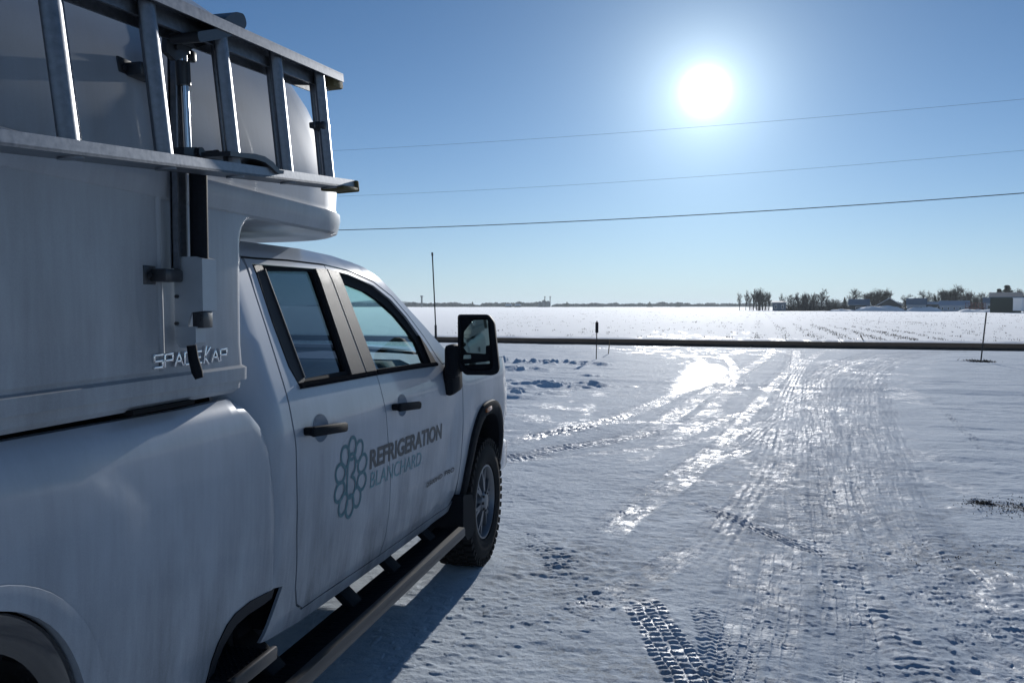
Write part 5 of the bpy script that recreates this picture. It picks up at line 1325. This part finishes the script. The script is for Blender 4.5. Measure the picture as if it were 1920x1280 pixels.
# ploughed snow banks
def mound(name, label, pxl, pxr, top, D, seed, sy=5., mat=FSNOW, kind='structure'):
    k = D / F * .975; x, y = at((pxl + pxr) / 2, D); a = math.atan(((pxl + pxr) / 2 - 960) / F) - YAW
    wd = (pxr - pxl) * k; h = (584 - top) * k; nx, ny = 70, 18; v = []; f = []
    UU, WW = np.meshgrid(np.linspace(-1, 1, nx + 1), np.linspace(-1, 1, ny + 1)); NN = fbm(UU * wd / 2 * .35 + seed, WW * sy * .5, 4, seed)
    for j in range(ny + 1):
        for i in range(nx + 1):
            u_, w_ = i / nx * 2 - 1, j / ny * 2 - 1
            lx, ly = u_ * wd / 2, w_ * sy
            n_ = float(NN[j, i])
            zz = h * max(0, (1 - u_ ** 4)) * max(0, 1 - w_ * w_) * (.35 + 1.2 * n_) - .15
            v.append((x + lx * math.cos(-a) - ly * math.sin(-a), y + lx * math.sin(-a) + ly * math.cos(-a), zz))
    for j in range(ny):
        for i in range(nx): f.append((j * (nx + 1) + i, j * (nx + 1) + i + 1, (j + 1) * (nx + 1) + i + 1, (j + 1) * (nx + 1) + i))
    if kind == 'structure': mobj(name, v, f, mat, None, 3.2, kind=kind)
    else: mobj(name, v, f, mat, None, 3.2, kind=kind, label=label, cat='hedge')
mound('snow_bank', '', 1606, 1692, 575, 278, 5, 5); mound('snow_bank', '', 1700, 1760, 577, 280, 6, 5); mound('snow_bank', '', 1802, 1872, 578, 262, 9, 4); mound('snow_bank', '', 1556, 1604, 580, 282, 12, 4)
# ---- long dark hedge in front of the houses
def hedge(name, label, pxl, pxr, top, base, D, n_, mat=TWIG, cat='hedge', w=.05, depth=3, sz=.9):
    v = []; f = []; r = random.Random(int(pxl)); k = D / F * .975; NX = np.linspace(pxl, pxr, 400); NNN = fbm(NX * .11, NX * 0 + D * .1, 3, 4)
    for i in range(n_):
        px = r.uniform(pxl, pxr); u_ = (px - pxl) / (pxr - pxl)
        x, y = at(px, D + r.uniform(-depth, depth)); e = min(1, 8 * min(u_, 1 - u_) + .2)
        nn = float(np.interp(px, NX, NNN)); hh = (base - top) * k * (.45 + .9 * nn) * e
        z = r.uniform(0, 1) * hh; s = sz * r.uniform(.5, 1.2); n = len(v); a = r.uniform(0, 3.14)
        v += [(x - s * math.cos(a), y - s * math.sin(a), z - s * .4 * r.random()), (x + s * math.cos(a), y + s * math.sin(a), z - s * .4), (x + r.uniform(-s, s) * .5, y, z + s * r.uniform(.5, 1.2))]; f.append((n, n + 1, n + 2))
    return mobj(name, v, f, mat, None, None, kind='stuff', label=label, cat=cat)
hedge('hedge_row', 'low dark hedge strip in front of the farmhouses', 1690, 1862, 577, 586, 290, 2600, plain('dark_hedge', (.04, .04, .045), .9), sz=.45, depth=1.5)
hedge('hedge_row', 'ragged dark undergrowth along the foot of the thicket', 1470, 1600, 575, 584, 296, 1600, sz=.45, depth=1.5)
# ---- far woods on the left horizon
FW_ = plain('distant_woods', (.045, .05, .06), .95, noise=.3, scale=.02)
DW = 1150.0
for (a, b, tp, lb) in ((640, 900, 569.5, 'long low woods on the horizon behind the truck cab'), (900, 948, 570.5, 'small wood right of the mirror on the horizon'), (932, 1015, 568.5, 'rounded wood behind the pair of white barns on the horizon'),
                       (1035, 1130, 571, 'thin line of woods right of the silos'), (1110, 1200, 570.5, 'faint thin woods under the middle of the sky'), (1185, 1300, 569.5, 'raised strip of woods right of centre on the horizon'), (1290, 1480, 570.5, 'woods strip running to the leftmost tree clump'), (1470, 2000, 569.5, 'far woods behind the farmstead on the right')):
    hedge('distant_woods', lb, a, b, tp, 576.3, DW if b < 1200 else DW + 150, int((b - a) * 26), FW_, 'woods', sz=1.9, depth=14)
x, y = at(1023, 1000)
t = thing('grain_silos', 'cluster of grain silos with a thin leg tower on the far horizon', 'silos', (x, y, 0))
SILO = plain('silo_steel', (.10, .11, .13), .6)
for dx, h, r_ in ((-7, 6.0, 2.4), (-2, 7.5, 2.6), (3, 6.5, 2.4)):
    m = MB(); m.tube([(dx, 0, 0), (dx, 0, h)], r_, 12); m.tube([(dx, 0, h), (dx, 0, h + 1.2)], [r_, .3], 12); m.obj('silo', SILO, t, SM)
for dx, h in ((-1, 12.5), (5.5, 12.5)):
    m = MB(); m.box((dx, 0, h / 2), (.9, .9, h)); m.box((dx, 0, h), (1.8, 1.2, .9)); m.obj('elevator_leg', SILO, t)
x, y = at(791, 1000)
t = thing('elevator_tower', 'lone thin elevator tower on the horizon left of the antenna', 'tower', (x, y, 0))
m = MB(); m.box((0, 0, 6.5), (1.6, 1.6, 13)); m.obj('shaft', SILO, t); m = MB(); m.box((0, 0, 13), (3, 2, 1.4)); m.obj('head', SILO, t)
for px, w, lb in ((954, 11, 'left of two long white barns glinting on the horizon'), (971, 10, 'right of two long white barns glinting on the horizon')):
    x, y = at(px, 950); t = thing('white_barn', lb, 'barn', (x, y, 0))
    m = MB(); m.box((0, 0, 1.0), (w * .61, 8, 2.0)); m.obj('wall', DWALL, t); m = MB(); m.prism([(-4.5, 1.8), (0, 3.6), (4.5, 1.8)], lambda u, v_, w_: (w_, u, v_), -w * .305, w * .305); m.obj('roof', WHT, t)
# small tree dots on the horizon
for k, (px, tp, lb) in enumerate(((1063, 567, 'lone dark conifer on the horizon right of the silos'), (1218, 567, 'pointed dark tree above the horizon right of centre'), (1271, 568, 'small pointed tree at the end of the raised woods'), (886, 567, 'dark tree clump on the horizon just left of the mirror'))):
    x, y = at(px, 1000); place_tree('con', 0, x, y, (577 - tp) * 1000 / F * .975, 6, lb, None, 'conifer', 'tree')
# ---- blue hill far left
v = []; f = []
for i in range(60):
    px = 560 + i * 6; x, y = at(px, 2600); hh = 17 * math.exp(-((px - 700) / 90) ** 2) + 2
    v += [(x, y, -5), (x, y + 60, hh), (x, y + 300, -5)]
for i in range(59): f += [(i * 3, i * 3 + 3, i * 3 + 4, i * 3 + 1), (i * 3 + 1, i * 3 + 4, i * 3 + 5, i * 3 + 2)]
mobj('hill', v, f, plain('hill_forest', (.12, .14, .17), .9), None, 3.2, kind='structure')

# ================================================================== AIR
m_ = bpy.data.materials.new('winter_haze'); m_.use_nodes = True; nt_ = m_.node_tree; nt_.nodes.clear()
o_ = nt_.nodes.new('ShaderNodeOutputMaterial'); pv = nt_.nodes.new('ShaderNodeVolumePrincipled')
pv.inputs['Color'].default_value = (.80, .92, 1.0, 1); pv.inputs['Density'].default_value = .0002; pv.inputs['Anisotropy'].default_value = .3
nt_.links.new(pv.outputs[0], o_.inputs['Volume'])
m = MB(); m.box((0, 0, 10), (19000, 19000, 24)); o = m.obj('haze', m_, None, kind='stuff')
o['label'] = 'thin pale winter haze over the fields'
